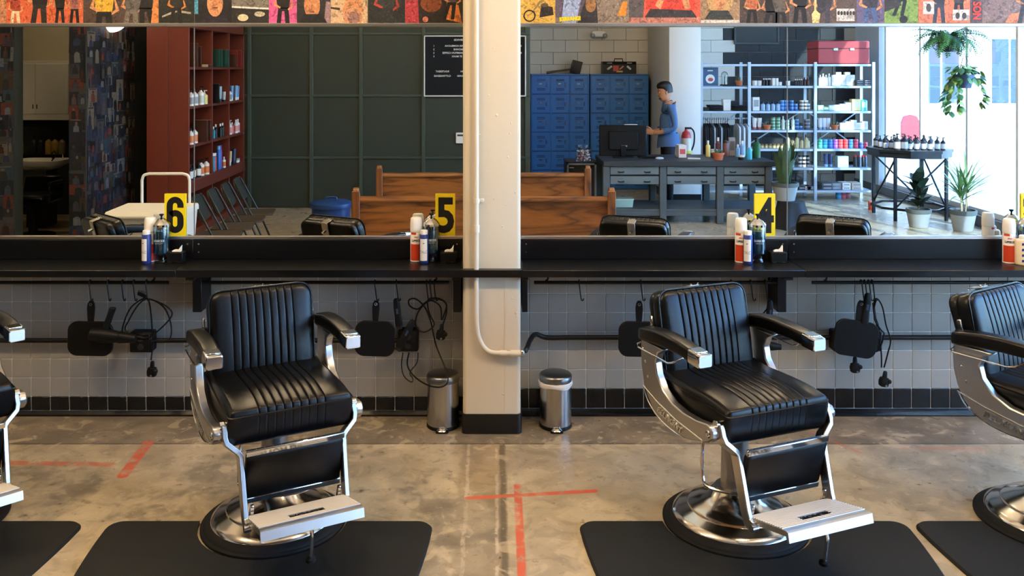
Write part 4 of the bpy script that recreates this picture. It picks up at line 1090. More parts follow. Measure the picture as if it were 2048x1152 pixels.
cb = thing('wall_cabinet', 'white two-door wall cabinet above the shampoo sink, seen in the mirror at far left', 'cabinet', ((60 - CX) * 12 / F, ry(12.0), 0))
G().bx(-.36, .52, -.20, 0, 1.25, 2.04, .004).obj('carcass', M_white, cb, sm=0)
for a, c in ((-.355, .075), (.082, .515)):
    dr_ = G().bx(a, c, 0, .018, 1.33, 2.00, .004).obj('door', M_white, cb, sm=0)
    G().bx((c - .03) if a < 0 else a + .015, (c - .018) if a < 0 else a + .027, .018, .030, 1.40, 1.46, .003).obj('handle', M_steel, dr_, sm=0)
G().bx(-.37, .53, -.20, .02, 1.25, 1.325, .003).obj('light_rail', M_white, cb, sm=0)
vc = thing('vanity_counter', 'dark counter below the white wall cabinet in the shampoo room', 'counter', ((60 - CX) * 12 / F, ry(12.0), 0))
G().bx(-.50, .62, -.18, .10, .76, .80, .004).obj('top', M_blackmetal, vc)
G().bx(-.48, .60, -.18, .06, 0, .76, .004).obj('front_panel', M_dark, vc)
M_amber = mat('amber_bottle', (172, 140, 62), .3, var=.1); M_darkb = mat('dark_bottle', (34, 34, 38), .3)
for i, (px, k) in enumerate(((40, 2), (68, 1), (82, 1), (97, 0), (110, 0), (124, 2))):
    t = thing('shampoo_bottle', '%s large pump bottle from the left on the dark counter in the shampoo room' % ORD[i], 'bottle', ((px - CX) * 11.93 / F, ry(11.93), .80), 0, 'large shampoo bottles')
    m = (M_amber, M_darkb, mat('olive_bottle', (130, 116, 80), .3))[k]
    G().lathe([(0, 0), (.040, 0), (.042, .01), (.042, .15), (.034, .175), (.014, .19), (.014, .20), (0, .20)], n=16).obj('body', m, t)
    G().cyl((0, 0, .2), (0, 0, .235), .010, n=8).obj('pump', M_blackplastic, t)
    G().bx(-.01, .035, -.008, .008, .235, .25, .003).obj('nozzle', M_blackplastic, t)
sk = thing('shampoo_sink', 'white shampoo basin on a dark stand, seen in the mirror at far left', 'sink', ((84 - CX) * 11.1 / F, ry(11.1), 0))
rs = []
for z, k in ((.70, .55), (.76, .9), (.80, 1.0), (.815, 1.02), (.815, .93), (.77, .82), (.72, .5)): rs.append([(q[0] * k, q[1] * k, z) for q in rrect(.60, .46, .10, 5)])
G().rings(rs).obj('basin', M_whiteplastic, sk)
G().tube(smooth([(.05, -.16, .81), (.05, -.16, .88), (.10, -.12, .90), (.14, -.06, .86), (.12, 0, .80)], 4), .008, 8).obj('hose', M_blackplastic, sk)
G().cyl((.18, -.17, .81), (.18, -.17, .87), .012, n=10).obj('faucet', M_chrome, sk)
G().bx(-.12, .12, -.15, .15, 0, .70, .01).obj('stand', M_dark, sk)
sc_ = thing('shampoo_chair', 'black reclining shampoo chair in front of the white basin', 'chair', ((66 - CX) * 10.42 / F, ry(10.42), 0))
G().lathe([(0, 0), (.24, 0), (.24, .02), (.05, .05), (.04, .38), (0, .38)], n=20).obj('base', M_blackmetal, sc_)
G().box((0, 0, .44), (.48, .48, .11), .03).obj('seat', M_black, sc_)
G().box((0, -.25, .555), (.46, .10, .24), .03, Matrix.Rotation(.25, 3, 'X')).obj('backrest', M_black, sc_)
for s_ in (-1, 1):
    G().box((s_ * .27, 0, .62), (.05, .34, .04), .012).obj('armrest', M_black, sc_)
    G().tube([(s_ * .27, .15, .61), (s_ * .25, .13, .42)], .009, 8).obj('arm_post', M_chrome, sc_)

# ---- red-brown book case along the left
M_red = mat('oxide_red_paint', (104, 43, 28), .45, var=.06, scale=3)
bx0, bx1 = -3.92, -3.44; yn, yf = ry(10.2), ry(12.48)
bc = thing('bookcase', 'tall rust-red built-in bookcase beside the dark green wall', 'bookcase', (bx0, yn, 0)); w_ = bx1 - bx0; ln_ = yn - yf
G().bx(0, w_ / 2 - .002, -.03, 0, 0, 2.55, .003).obj('side_panel', M_red, bc, sm=0)
G().bx(w_ / 2 + .002, w_, -.03, 0, 0, 2.55, .003).obj('side_panel', M_red, bc, sm=0)
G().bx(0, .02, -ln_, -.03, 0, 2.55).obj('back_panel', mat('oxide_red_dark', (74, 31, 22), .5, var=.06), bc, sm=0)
divs = [0.0, 11.06 - 10.2, 11.77 - 10.2, ln_ - .015]
for q in divs[1:]: G().bx(.02, w_, -q - .015, -q + .015, 0, 2.55, .002).obj('divider', M_red, bc, sm=0)
zsh = [1.956, 1.505, 1.06, .65]
for z in zsh[:3]: G().bx(.02, w_ - .004, -ln_, -.03, z - .03, z, .002).obj('shelf', M_red, bc, sm=0)
G().bx(.02, w_ + .012, -ln_, -.031, .52, .65, .003).obj('wide_shelf', M_red, bc, sm=0)
G().bx(.02, w_, -ln_, -.03, 2.40, 2.55, .003).obj('header', M_red, bc, sm=0)
G().bx(.02, w_, -ln_, -.03, 0, .08, .003).obj('plinth', M_red, bc, sm=0)

# products on the book case ------------------------------------------------
PM = {}
def pmat(c, r=.35): 
    k = 'prod_%02x%02x%02x' % c
    return mat(k, c, r, var=.06)
WHT, BLK, SIL = (232, 230, 226), (22, 23, 26), (150, 152, 156)
def product(kind, cols, w, h):
    key = (kind, cols, round(w, 3), round(h, 3))
    if key in PM: return PM[key]
    g = G(); r = w / 2; n = 12
    if kind == 'bottle': g.lathe([(0, 0), (r, 0), (r, h * .68), (r * .4, h * .78), (r * .4, h * .8), (0, h * .8)], n=n, m=0); g.lathe([(0, h * .8), (r * .45, h * .8), (r * .45, h), (0, h)], n=8, m=1); g.lathe([(r * 1.01, h * .12), (r * 1.01, h * .55)], n=n, m=2) if len(cols) > 2 else None
    elif kind == 'pump': g.lathe([(0, 0), (r, 0), (r, h * .62), (r * .35, h * .74), (r * .35, h * .78), (0, h * .78)], n=n, m=0); g.cyl((0, 0, h * .78), (0, 0, h * .95), r * .2, n=6, m=1); g.bx(-r * .2, r * .8, -r * .2, r * .2, h * .93, h, 0, 1); g.lathe([(r * 1.01, h * .10), (r * 1.01, h * .50)], n=n, m=2) if len(cols) > 2 else None
    elif kind == 'jar': g.lathe([(0, 0), (r, 0), (r, h * .6), (0, h * .6)], n=n, m=0); g.lathe([(0, h * .6), (r * 1.02, h * .6), (r * 1.02, h), (0, h)], n=n, m=1)
    elif kind == 'tube': g.rings([[(r * .7 * math.cos(a), r * .7 * math.sin(a), 0) for a in [2 * PI * i / 10 for i in range(10)]], [(r * .75 * math.cos(a), r * .75 * math.sin(a), h * .2) for a in [2 * PI * i / 10 for i in range(10)]]], m=1); g.rings([[(r * .8 * math.cos(a), r * .8 * math.sin(a), h * .2) for a in [2 * PI * i / 10 for i in range(10)]], [(r * math.cos(a), r * .1 * math.sin(a), h) for a in [2 * PI * i / 10 for i in range(10)]]], m=0)
    elif kind == 'can': g.lathe([(0, 0), (r, 0), (r, h * .8), (r * .8, h * .85), (0, h * .85)], n=n, m=0); g.lathe([(0, h * .85), (r * .8, h * .85), (r * .8, h), (0, h)], n=n, m=1)
    elif kind == 'box': g.bx(-r, r, -r * .8, r * .8, 0, h, .002, 0); g.bx(-r * .75, r * .75, r * .79, r * .81, h * .3, h * .8, 0, 1)
    elif kind == 'book': g.bx(-.08, .08, -r, r, 0, h, .002, 0); g.bx(-.078, .079, -r * .8, r * .8, .004, h + .0005, 0, 1)
    elif kind == 'flatbox': g.bx(-r, r, -.10, .10, 0, h, .003, 0); g.bx(-r * .7, r * .7, .099, .101, h * .3, h * .7, 0, 1)
    me = g.mesh(kind, [pmat(c) for c in cols], 40); PM[key] = me; return me
CN = {WHT: 'white', BLK: 'black', SIL: 'silver'}
def put(kind, cols, w, h, loc, lab, cat, group, rz=0.0, name=None):
    o = link(name or {'pump': 'pump_bottle', 'bottle': 'bottle', 'jar': 'product_jar', 'tube': 'product_tube', 'can': 'spray_can', 'box': 'product_box', 'book': 'book', 'flatbox': 'flat_box'}[kind], product(kind, cols, w, h), None, loc, (0, 0, rz))
    return tag(o, lab, cat, group)
ORG, TEAL, NAVY, GRN, YEL, PNK, PUR, REDC, LBL, AMB, CRM, MINT = (214, 120, 60), (40, 120, 140), (30, 50, 96), (60, 120, 84), (226, 200, 110), (222, 140, 140), (96, 60, 140), (196, 50, 50), (120, 170, 214), (150, 100, 50), (226, 206, 150), (150, 206, 180)
shelfn = ['top', 'second', 'third', 'bottom']; bayn = ['left', 'middle', 'right']
def fill(sh, bay, items):
    q0, q1 = divs[bay] + .12, divs[bay + 1] - .02; n = len(items)
    for i, (kind, cols, w, h, nm) in enumerate(items):
        y = yn - (q0 + (q1 - q0) * (i + .5) / n)
        put(kind, cols, w, h, (bx1 - .05 - (.015 if i % 2 else 0), y, zsh[sh] + .001), '%s, %s from left, %s shelf, %s bay of the red bookcase' % (nm, ORD[i], shelfn[sh], bayn[bay]), kind if kind in ('book', 'jar', 'box') else 'bottle', 'things on the red bookcase')
bkd, bkg, bkr, pap = (70, 40, 30), (30, 66, 52), (120, 40, 34), (196, 180, 150)
fill(0, 0, [('book', (bkd, pap), .05, .27, 'brown book'), ('book', (bkd, pap), .04, .24, 'brown book'), ('book', (pap, bkd), .05, .03, 'flat pale book'), ('book', (bkd, pap), .10, .03, 'flat brown book')])
fill(0, 1, [('book', (bkg, pap), .06, .22, 'green book')] * 4)
fill(0, 2, [('book', (bkd, pap), .05, .17, 'brown book'), ('book', (bkr, pap), .03, .22, 'red book'), ('book', (bkr, pap), .03, .23, 'red book'), ('book', (bkr, pap), .03, .21, 'red book')])
fill(1, 0, [('pump', (WHT, BLK, SIL), .085, .20, 'white pump bottle'), ('pump', (WHT, BLK, SIL), .085, .20, 'white pump bottle'), ('pump', (WHT, BLK, (190, 200, 196)), .08, .22, 'white pump bottle'), ('pump', (CRM, WHT, YEL), .08, .17, 'cream bottle')])
fill(1, 1, [('book', (BLK, LBL), .03, .24, 'dark slim box'), ('tube', ((150, 180, 196), BLK), .05, .20, 'pale blue tube'), ('tube', ((150, 180, 196), BLK), .05, .20, 'pale blue tube'), ('tube', ((150, 180, 196), BLK), .05, .20, 'pale blue tube'), ('tube', ((180, 200, 210), BLK), .05, .13, 'pale blue tube')])
fill(1, 2, [('bottle', (WHT, BLK, SIL), .06, .16, 'white bottle'), ('tube', (LBL, WHT), .05, .20, 'blue tube'), ('tube', (LBL, WHT), .05, .20, 'blue tube'), ('tube', ((90, 140, 200), WHT), .05, .19, 'deep blue tube')])
fill(2, 0, [('pump', (WHT, BLK, ORG), .075, .20, 'white and orange pump bottle'), ('pump', (WHT, BLK, ORG), .075, .20, 'white and orange pump bottle'), ('book', (bkd, pap), .05, .26, 'brown book'), ('book', (bkd, pap), .05, .25, 'brown book')])
fill(2, 1, [('bottle', (TEAL, WHT), .05, .15, 'teal bottle'), ('bottle', (BLK, WHT), .05, .17, 'black bottle'), ('bottle', (BLK, WHT), .05, .17, 'black bottle'), ('bottle', (BLK, WHT), .05, .17, 'black bottle')])
fill(2, 2, [('pump', (WHT, WHT, PNK), .055, .19, 'white pump bottle'), ('bottle', ((220, 120, 110), WHT), .055, .15, 'pink bottle'), ('bottle', (WHT, WHT, PNK), .06, .18, 'white and pink bottle'), ('bottle', (WHT, WHT, PNK), .06, .18, 'white and pink bottle')])
fill(3, 0, [('pump', (BLK, BLK, WHT), .065, .20, 'black pump bottle'), ('pump', (BLK, BLK, WHT), .065, .20, 'black pump bottle'), ('pump', (BLK, BLK, WHT), .065, .20, 'black pump bottle'), ('pump', (WHT, BLK, ORG), .08, .20, 'orange pump bottle'), ('pump', (WHT, BLK, ORG), .08, .20, 'orange pump bottle')])
fill(3, 1, [('can', (TEAL, WHT), .055, .23, 'teal spray can'), ('can', (REDC, WHT), .055, .22, 'red spray can'), ('can', ((40, 100, 190), LBL), .055, .30, 'blue spray can'), ('can', (PUR, PUR), .055, .30, 'purple spray can'), ('bottle', (WHT, WHT, ORG), .05, .14, 'white and orange bottle')])
fill(3, 2, [('bottle', (WHT, WHT), .045, .10, 'white bottle'), ('tube', (CRM, BLK), .045, .18, 'cream tube'), ('tube', (NAVY, BLK), .045, .20, 'navy tube'), ('tube', (NAVY, BLK), .045, .20, 'navy tube'), ('jar', (WHT, SIL), .045, .05, 'small jar'), ('jar', (WHT, SIL), .045, .05, 'small jar')])

# ---- letter board and thermostat on the green wall
x0, x1 = (848 - CX) * 12.47 / F, (1052 - CX) * 12.47 / F
lbd = thing('letter_board', 'black letter board with white lettering in a white frame on the green wall', 'letter board', ((x0 + x1) / 2, yg + .032, 0)); w = (x1 - x0) / 2
z0, z1 = rf(0, 193, 12.47).z, rf(0, 71, 12.47).z
G().bx(-w, w, 0, .018, z0, z1, .002).obj('felt', mat('felt_black', (16, 18, 20), .9), lbd, sm=0)
fw = .016
for a in ((-w, w, z1 - fw, z1), (-w, w, z0, z0 + fw), (-w, -w + fw, z0, z1), (w - fw, w, z0, z1)): G().bx(a[0], a[1], .0, .03, a[2], a[3], .002).obj('frame_bar', M_white, lbd, sm=0)
M_let = mat('letter_white', (236, 236, 232), .5)
def bl_(s, px, py, size=.034):
    q = rf(px, py, 12.47); return text(s, size, M_let, 'lettering', lbd, (q.x - (x0 + x1) / 2, .0195, q.z), (PI / 2, 0, PI), bold=.0005, sx=1.0, ext=.0008)
for s, px, py in (('SERVICES', 918, 80), ('VIA KOMBUCHA', 908, 92), ('MACHINE', 918, 99), ('CHAMPION COFFEE', 907, 106), ('ST MAXX', 914, 113), ('1', 868, 92), ('2', 868, 99), ('2', 868, 106), ('5', 868, 113), ('ROUTESEAT', 885, 143), ('CUTTINGEDGE', 885, 152), ('ON', 925, 143), ('GROUND', 925, 152), ('5', 1042, 92), ('8', 1042, 106)):
    bl_(s, px, py)
q = rf(921, 276, 12.47)
th = thing('thermostat', 'small white thermostat on the green wall below the letter board', 'thermostat', (q.x, yg + .011, q.z))
G().bx(-.065, .065, 0, .028, -.075, .075, .006).obj('case', M_whiteplastic, th)
G().bx(-.045, .045, .027, .030, .025, .05, .001).obj('display', mat('lcd', (70, 78, 74), .3), th)
# ================================================================ FURNITURE SEEN IN THE MIRROR
M_oak = wood('pew_oak', (84, 46, 16), (158, 98, 42), .42, 5.0, 0)
M_oakd = wood('pew_oak_end', (78, 42, 16), (146, 90, 40), .42, 5.0, 2)
def make_pew(label):
    t = thing('wooden_pew', label, 'pew', group='wooden pews'); hl = 1.22
    # faces -y (away from the mirror); panelled back towards the mirror
    G().bx(-hl + .06, hl - .06, -.03, 0, .16, .70, .004).obj('back_panel', M_oak, t, sm=0)
    G().prism([(-.055, .70), (.022, .70), (.026, .715), (.018, .738), (-.01, .748), (-.05, .738)], 'yz', -hl + .05, hl - .05).obj('top_rail', M_oak, t, sm=30)
    G().bx(-hl + .06, hl - .06, -.035, .006, .10, .19, .004).obj('bottom_rail', M_oak, t, sm=0)
    G().box((0, -.24, .43), (2 * hl - .12, .44, .035), .006, Matrix.Rotation(.05, 3, 'X')).obj('seat', M_oak, t, sm=0)
    for s_ in (-1, 1):
        prof = [(.035, 0), (.035, .80), (.02, .825), (-.015, .83), (-.05, .80), (-.10, .74), (-.17, .69), (-.30, .66), (-.42, .645), (-.46, .62), (-.47, .57), (-.45, .50), (-.44, .10), (-.47, 0)]
        e = G().prism(prof, 'yz', s_ * (hl - .055), s_ * hl).obj('end_panel', M_oakd, t, sm=30)
        b = e.modifiers.new('bevel', 'BEVEL'); b.width = .008; b.segments = 2; b.limit_method = 'ANGLE'
        G().bx(s_ * (hl - .068), s_ * (hl + .008), .022, .046, .02, .80, .005).obj('end_moulding', M_oakd, e, sm=0)
    return t
y1 = ry(8.4); pw = make_pew('nearer wooden pew, lower in the mirror and partly hidden by the column')
xc = ((703 + 1232) / 2 - CX) * 8.4 / F
pw.location = (xc, y1, 0)
xc = ((752 + 1182) / 2 - CX) * 10.3 / F
copy_tree(pw, (xc, ry(10.3), 0), 0, 'farther wooden pew, standing in front of the dark green wall')

# folding chairs
M_fold = mat('folding_grey_green', (44, 48, 44), .45, .2, var=.06); M_foldseat = mat('folding_seat', (66, 58, 46), .5, var=.08)
def make_fold(label):
    t = thing('folding_chair', label, 'chair', group='folding chairs')     # faces -y
    for s_ in (-1, 1):
        G().tube([(s_ * .20, -.24, .0), (s_ * .205, -.06, .42), (s_ * .19, .12, .77), (s_ * .15, .135, .795)], .010, 8).obj('front_leg', M_fold, t)
        G().tube([(s_ * .175, .22, .0), (s_ * .18, -.02, .44)], .009, 8).obj('rear_leg', M_fold, t)
    rs = []
    for z, w, y in ((.59, .165, .045), (.60, .185, .05), (.70, .190, .10), (.76, .178, .125), (.79, .150, .138), (.80, .10, .142)):
        rs.append([(-w, y, z), (w, y, z), (w, y + .014, z), (-w, y + .014, z)])
    G().rings(rs).obj('backrest', M_fold, t, sm=40)
    G().prism(rrect(.37, .37, .05, 4, 0, -.06), 'xy', .435, .452).obj('seat', M_foldseat, t)
    G().cyl((-.175, .13, .20), (.175, .13, .20), .007, n=6).obj('rear_stretcher', M_fold, t)
    return t
fs = [(8.10, 'nearest folding chair in the row beside the red bookcase'), (8.52, 'second nearest folding chair in the row beside the red bookcase'), (8.94, 'third folding chair in the row beside the red bookcase'), (9.36, 'farthest folding chair in the row, next to the green wall')]
f0 = None
for d, lab in fs:
    loc = (-2.52, ry(d), 0)
    if f0 is None: f0 = make_fold(lab); f0.location = loc; f0.rotation_euler = (0, 0, PI / 2 - .12)
    else: copy_tree(f0, loc, PI / 2 - .12, lab)

# white laundry cart
M_cart = mat('cart_white', (220, 214, 198), .5, var=.03)
ct = thing('laundry_cart', 'white lidded laundry cart with a tall tube handle', 'cart', ((306 - CX) * 7.3 / F, ry(7.3), 0))
G().rings([[(q[0], q[1] - .02, z) for q in rrect(w, d_, .03, 3)] for z, w, d_ in ((.14, .48, .42), (.76, .56, .50))]).obj('body', M_cart, ct, sm=40)
ld = G().prism([(-.25, .765), (-.25, .80), (-.22, .818), (.22, .812), (.25, .79), (.25, .765)], 'yz', -.29, .29).obj('lid', M_cart, ct, sm=30)
G().cyl((-.285, .252, .775), (.285, .252, .775), .018, n=10).obj('lid_lip', M_cart, ld)
G().tube([(-.20, -.285, .30), (-.20, -.285, .97)] + smooth([(-.20, -.285, 1.0), (-.185, -.285, 1.04), (-.14, -.285, 1.055)], 4) + smooth([(.14, -.285, 1.055), (.185, -.285, 1.04), (.20, -.285, 1.0)], 4) + [(.20, -.285, .30)], .012, 10).obj('handle', M_whiteplastic, ct)
for sx in (-1, 1):
    for sy in (-1, 1):
        cs = G().lathe([(0, -.012), (.05, -.012), (.05, .012), (0, .012)], (sx * .17, sy * .16, .05), 14, 0, Matrix.Rotation(PI / 2, 3, 'Y')).obj('caster', M_blackplastic, ct)
        G().bx(sx * .17 - .02, sx * .17 + .02, sy * .16 - .02, sy * .16 + .02, .06, .145, .003).obj('caster_fork', M_steel, cs)

# blue round trash can
M_blue = mat('can_blue_plastic', (28, 58, 112), .35, var=.06)
bt = thing('trash_can', 'round blue lidded trash can beside the pews', 'trash can', ((662 - CX) * 9.6 / F, ry(9.6), 0))
G().lathe([(0, 0), (.175, 0), (.18, .02), (.205, .47), (0, .47)], n=32).obj('body', M_blue, bt)
l_ = G().lathe([(0, .465), (.222, .462), (.226, .475), (.222, .51), (.20, .525), (.05, .545), (0, .547)], n=32).obj('lid', M_blue, bt)
G().tube(smooth([(-.06, 0, .54), (-.05, 0, .565), (.05, 0, .565), (.06, 0, .54)], 3), .010, 8).obj('lid_handle', M_blue, l_)

# ---- lockers
M_lock = mat('locker_blue', (44, 108, 178), .38, var=.05, scale=4)
yl = ry(14.4)
def door_mesh():
    g = G().box((0, 0, 0), (.288, .014, .288), .003)
    return g.mesh('locker_door', M_lock)
DM = door_mesh()
vent_me = G().box((0, 0, 0), (.13, .006, .012), .002).mesh('vent', mat('locker_vent', (18, 54, 98), .5))
plate_me = G().box((0, 0, 0), (.052, .006, .018), .002).mesh('number_plate', M_steel)
hand_me = G().box((0, 0, 0), (.026, .006, .075), .002).mesh('handle_plate', mat('locker_recess', (28, 72, 126), .4))
stud_me = G().lathe([(0, 0), (.006, 0), (.004, .006), (0, .007)], (0, 0, 0), 8, 0, Matrix.Rotation(-PI / 2, 3, 'X')).mesh('hasp', M_chrome)
def bank(xa, lab):
    t = thing('locker_bank', lab, 'lockers', (xa, yl, 0), 0, 'blue locker banks'); W_ = .93
    G().bx(0, W_, -.40, -.012, .0, 1.84, .003).obj('carcass', mat('locker_body', (30, 78, 136), .4), t, sm=0)
    for c in range(4): G().bx(c * .305 - (.0 if c else 0) , c * .305 + .015, -.02, .004, 0, 1.84, .002).obj('stile', M_lock, t, sm=0)
    G().bx(0, W_, -.40, .006, 1.825, 1.845, .002).obj('top_panel', M_lock, t, sm=0)
    for c in range(3):
        for r in range(6):
            cx, cz = c * .305 + .160, .152 + r * .3045
            dr = link('door', DM, t, (cx, -.004, cz))
            for dz in (.085, .062, -.062, -.085): link('vent', vent_me, dr, (-.0, .0065, dz))
            link('number_plate', plate_me, dr, (-.01, .0085, .015))
            link('handle_plate', hand_me, dr, (.082, .0075, .0))
            for q_, (dx, dz) in enumerate(((.075, .035), (.085, .010), (.095, -.022), (.075, -.028))): link('hasp', stud_me, dr, (dx, .008, dz))
    return t
bank(.618, 'left blue locker bank, next to the green wall')
bank(1.566, 'right blue locker bank, next to the pale wall pier')
# mallet, tool box, emergency light
ml = thing('mallet', 'dark wooden mallet lying on the left locker bank', 'mallet', (rf(1130, 150, 14.6).x, ry(14.6), 1.846))
G().tube([(-.30, 0, .018), (.10, 0, .075)], [.020, .015], 10).obj('handle', wood('mallet_wood', (52, 40, 26), (92, 74, 48), .6, 8, 0), ml)
G().rings([[Vector((.18, 0, .105)) + Matrix.Rotation(.24, 3, 'Y') @ Vector((a, q[0], q[1])) for q in rrect(.13, .215, .012, 3)] for a in (-.08, -.075, .075, .08)]).obj('head', M_blackmetal, ml)
tb = thing('tool_box', 'black metal tool box with stickers on the right locker bank', 'tool box', (rf(1237, 150, 14.6).x, ry(14.6), 1.846))
G().prism([(-.13, 0), (.13, 0), (.13, .15), (.10, .20), (-.10, .20), (-.13, .15)], 'yz', -.27, .27).obj('body', mat('toolbox_black', (24, 25, 25), .4, .4), tb, sm=0)
G().tube([(-.07, 0, .20), (-.065, 0, .245), (.065, 0, .245), (.07, 0, .20)], .009, 8).obj('handle', M_blackmetal, tb)
for x, z, w, h, c, r in ((-.16, .10, .09, .03, (200, 190, 180), -.6), (-.06, .09, .09, .09, (186, 70, 60), 0), (.03, .10, .08, .02, (214, 120, 110), -.7), (.15, .10, .08, .03, (196, 200, 200), .7), (.0, .04, .10, .025, (190, 160, 60), 0), (-.16, .175, .08, .012, (190, 190, 190), 0), (.16, .175, .08, .012, (190, 190, 190), 0)):
    G().box((x, .1315 if z < .16 else .118, z), (w, .002, h), 0, Matrix.Rotation(r, 3, 'Y')).obj('sticker', pmat(c, .5), tb)
el = thing('emergency_light', 'white emergency light hanging on the wall above the lockers', 'light fixture', rf(1197, 68, 14.7))
G().rings([[(q[0] * k, y, q[1] * k) for q in rrect(.24, .10, .03, 4)] for y, k in ((-.05, .9), (-.03, 1), (.04, 1), (.055, .85))]).obj('case', M_whiteplastic, el)
for s_ in (-1, 1): G().ell((s_ * .10, .06, -.03), (.04, .03, .04), 12, 8).obj('lamp_head', mat('lamp_lens', (170, 174, 178), .2, .3), el)
G().cyl((0, 0, .05), (0, 0, .40), .008, n=8).obj('conduit', M_whiteplastic, el)

# ---- mini fridge and candy jar
fr = thing('mini_fridge', 'small black-fronted fridge in a steel frame beside the desk', 'fridge', ((1163 - CX) * 11.6 / F, ry(11.6), 0))
G().bx(-.19, .19, -.45, -.02, .02, .72, .005).obj('body', M_blackmetal, fr, sm=0)
dr = G().bx(-.185, .185, -.02, .012, .03, .70, .004).obj('door', mat('fridge_glass', (22, 24, 27), .12), fr, sm=0)
for a in ((-.19, -.165, .02, .72), (.165, .19, .02, .72), (-.19, .19, .695, .72), (-.19, .19, .02, .05)): G().bx(a[0], a[1], .008, .026, a[2], a[3], .002).obj('door_frame', M_steel, dr, sm=0)
G().bx(-.16, -.10, .012, .0135, .655, .665).obj('badge', M_alu, dr, sm=0)
G().bx(-.20, .20, -.46, .03, .72, .735, .003).obj('top', M_blackmetal, fr, sm=0)
cj = thing('candy_jar', 'clear glass jar of wrapped candies standing on the small fridge', 'jar', ((1169 - CX) * 11.5 / F, ry(11.6), .736))
G().lathe([(0, 0), (.09, 0), (.10, .01), (.10, .15), (.07, .185), (.07, .20), (.075, .205), (.075, .215), (0, .215)], n=22).obj('glass', M_glass, cj)
random.seed(9)
cg = G()
for i in range(110):
    a = random.uniform(0, 2 * PI); r = .085 * math.sqrt(random.random()); cg.ell((r * math.cos(a), r * math.sin(a), random.uniform(.015, .145)), (.014, .009, .010), 6, 4, random.randrange(3), Matrix.Rotation(random.uniform(0, 3), 3, 'Z'))
stuff(cg.obj('candies', [pmat((214, 200, 196)), pmat((190, 110, 110)), pmat((120, 96, 96))], cj))

# ---- workbench desk
M_bench = mat('bench_grey_paint', (76, 84, 86), .6, var=.30, scale=7, bump=.25, bscale=40, stretch=(.3, 1, 1))
M_benchd = mat('bench_drawer_paint', (98, 108, 110), .6, var=.32, scale=9, bump=.25, bscale=40, stretch=(.3, 1, 1))
M_benchtop = mat('bench_top', (44, 48, 50), .5, var=.25, scale=8, bump=.2, bscale=40, stretch=(.3, 1, 1))
xa, xb = (1206 - CX) * 11.2 / F, (1545 - CX) * 11.2 / F; wd = xb - xa; yd = ry(11.2)
dk = thing('workbench_desk', 'long weathered grey workbench desk with six drawers', 'desk', (xa, yd, 0))
G().bx(-.0, wd + .03, -.86, .03, .72, .785, .006).obj('top', M_benchtop, dk, sm=0)
legs = [0, wd * .335, wd * .672, wd - .085]
for x in legs:
    G().bx(x, x + .085, -.085, 0, 0, .72, .005).obj('leg', M_bench, dk, sm=0)
    G().bx(x, x + .085, -.80, -.715, 0, .72, .005).obj('leg', M_bench, dk, sm=0)
G().bx(.085, wd - .08, -.055, -.015, .10, .155, .004).obj('stretcher', M_bench, dk, sm=0)
G().bx(.0, wd, -.80, -.02, .155, .185, .003).obj('lower_shelf', M_bench, dk, sm=0)
for i in range(3):
    xs0, xs1 = legs[i] + .092, legs[i + 1] - .008
    for j, (za, zb) in enumerate(((.615, .715), (.495, .595))):
        dw = G().bx(xs0, xs1, -.45, -.012, za, zb, .004).obj('drawer', M_benchd, dk, sm=0)
        for f in (.22, .76):
            x = xs0 + (xs1 - xs0) * f
            G().tube([(x - .035, -.012, (za + zb) / 2 - .012), (x - .03, .012, (za + zb) / 2 - .018), (x + .03, .012, (za + zb) / 2 - .018), (x + .035, -.012, (za + zb) / 2 - .012)], .007, 6).obj('pull', M_blackmetal, dw)
G().bx(.10, wd - .1, -.10, -.03, .59, .62).obj('divider_rail', M_blackmetal, dk, sm=0)
ZD = .786
# things on the desk
def dpos(px, d): return ((px - CX) * d / F, ry(d), ZD)
mn = thing('monitor', 'black computer monitor seen from behind on the desk', 'monitor', dpos(1246, 11.65))
G().bx(-.305, .305, -.03, .0, .02, .42, .008).obj('screen_shell', M_blackplastic, mn)
G().bx(-.19, .19, -.0, .03, .10, .34, .01).obj('rear_housing', M_blackplastic, mn)
G().prism(rrect(.26, .20, .03, 4, 0, -.01), 'xy', 0, .012).obj('foot', M_blackplastic, mn)
G().bx(-.035, .035, .005, .035, .01, .16, .006).obj('stand', M_blackplastic, mn)
G().bx(-.03, .05, .0305, .032, .14, .16).obj('badge', M_alu, mn, sm=0)
G().bx(.02, .19, -.028, -.012, .4205, .428, .001).obj('top_bar', M_white, mn)
put('flatbox', ((232, 226, 222), (200, 90, 90)), .10, .16, dpos(1362, 11.7), 'white upright card stand on the desk in front of the man', 'card stand', 'things on the desk', name='card_stand')
tag(link('note_pad', G().bx(-.08, .08, -.05, .05, 0, .012, .002).mesh('note_pad', M_white), None, dpos(1388, 11.45), (0, 0, .2)), 'white note pad lying on the desk right of the card stand', 'note pad')
ms_ = thing('computer_mouse', 'pale oval mouse lying on the desk beside the monitor', 'mouse', dpos(1319, 11.4)); G().ell((0, 0, .014), (.055, .032, .018), 14, 8).obj('body', mat('mouse_grey', (190, 200, 210), .35), ms_); G().tube([(-.05, 0, .01), (-.12, -.05, .006), (-.2, -.06, .006)], .003, 6).obj('cable', M_blackplastic, ms_)
kb = thing('keyboard', 'small black keyboard on the desk in front of the man', 'keyboard', dpos(1300, 11.6)); G().box((0, 0, .01), (.30, .13, .018), .004).obj('case', M_blackplastic, kb)
for r in range(4): G().bx(-.14, .14, -.05 + r * .026, -.03 + r * .026, .019, .023, .001).obj('key_row', M_blackmetal, kb)
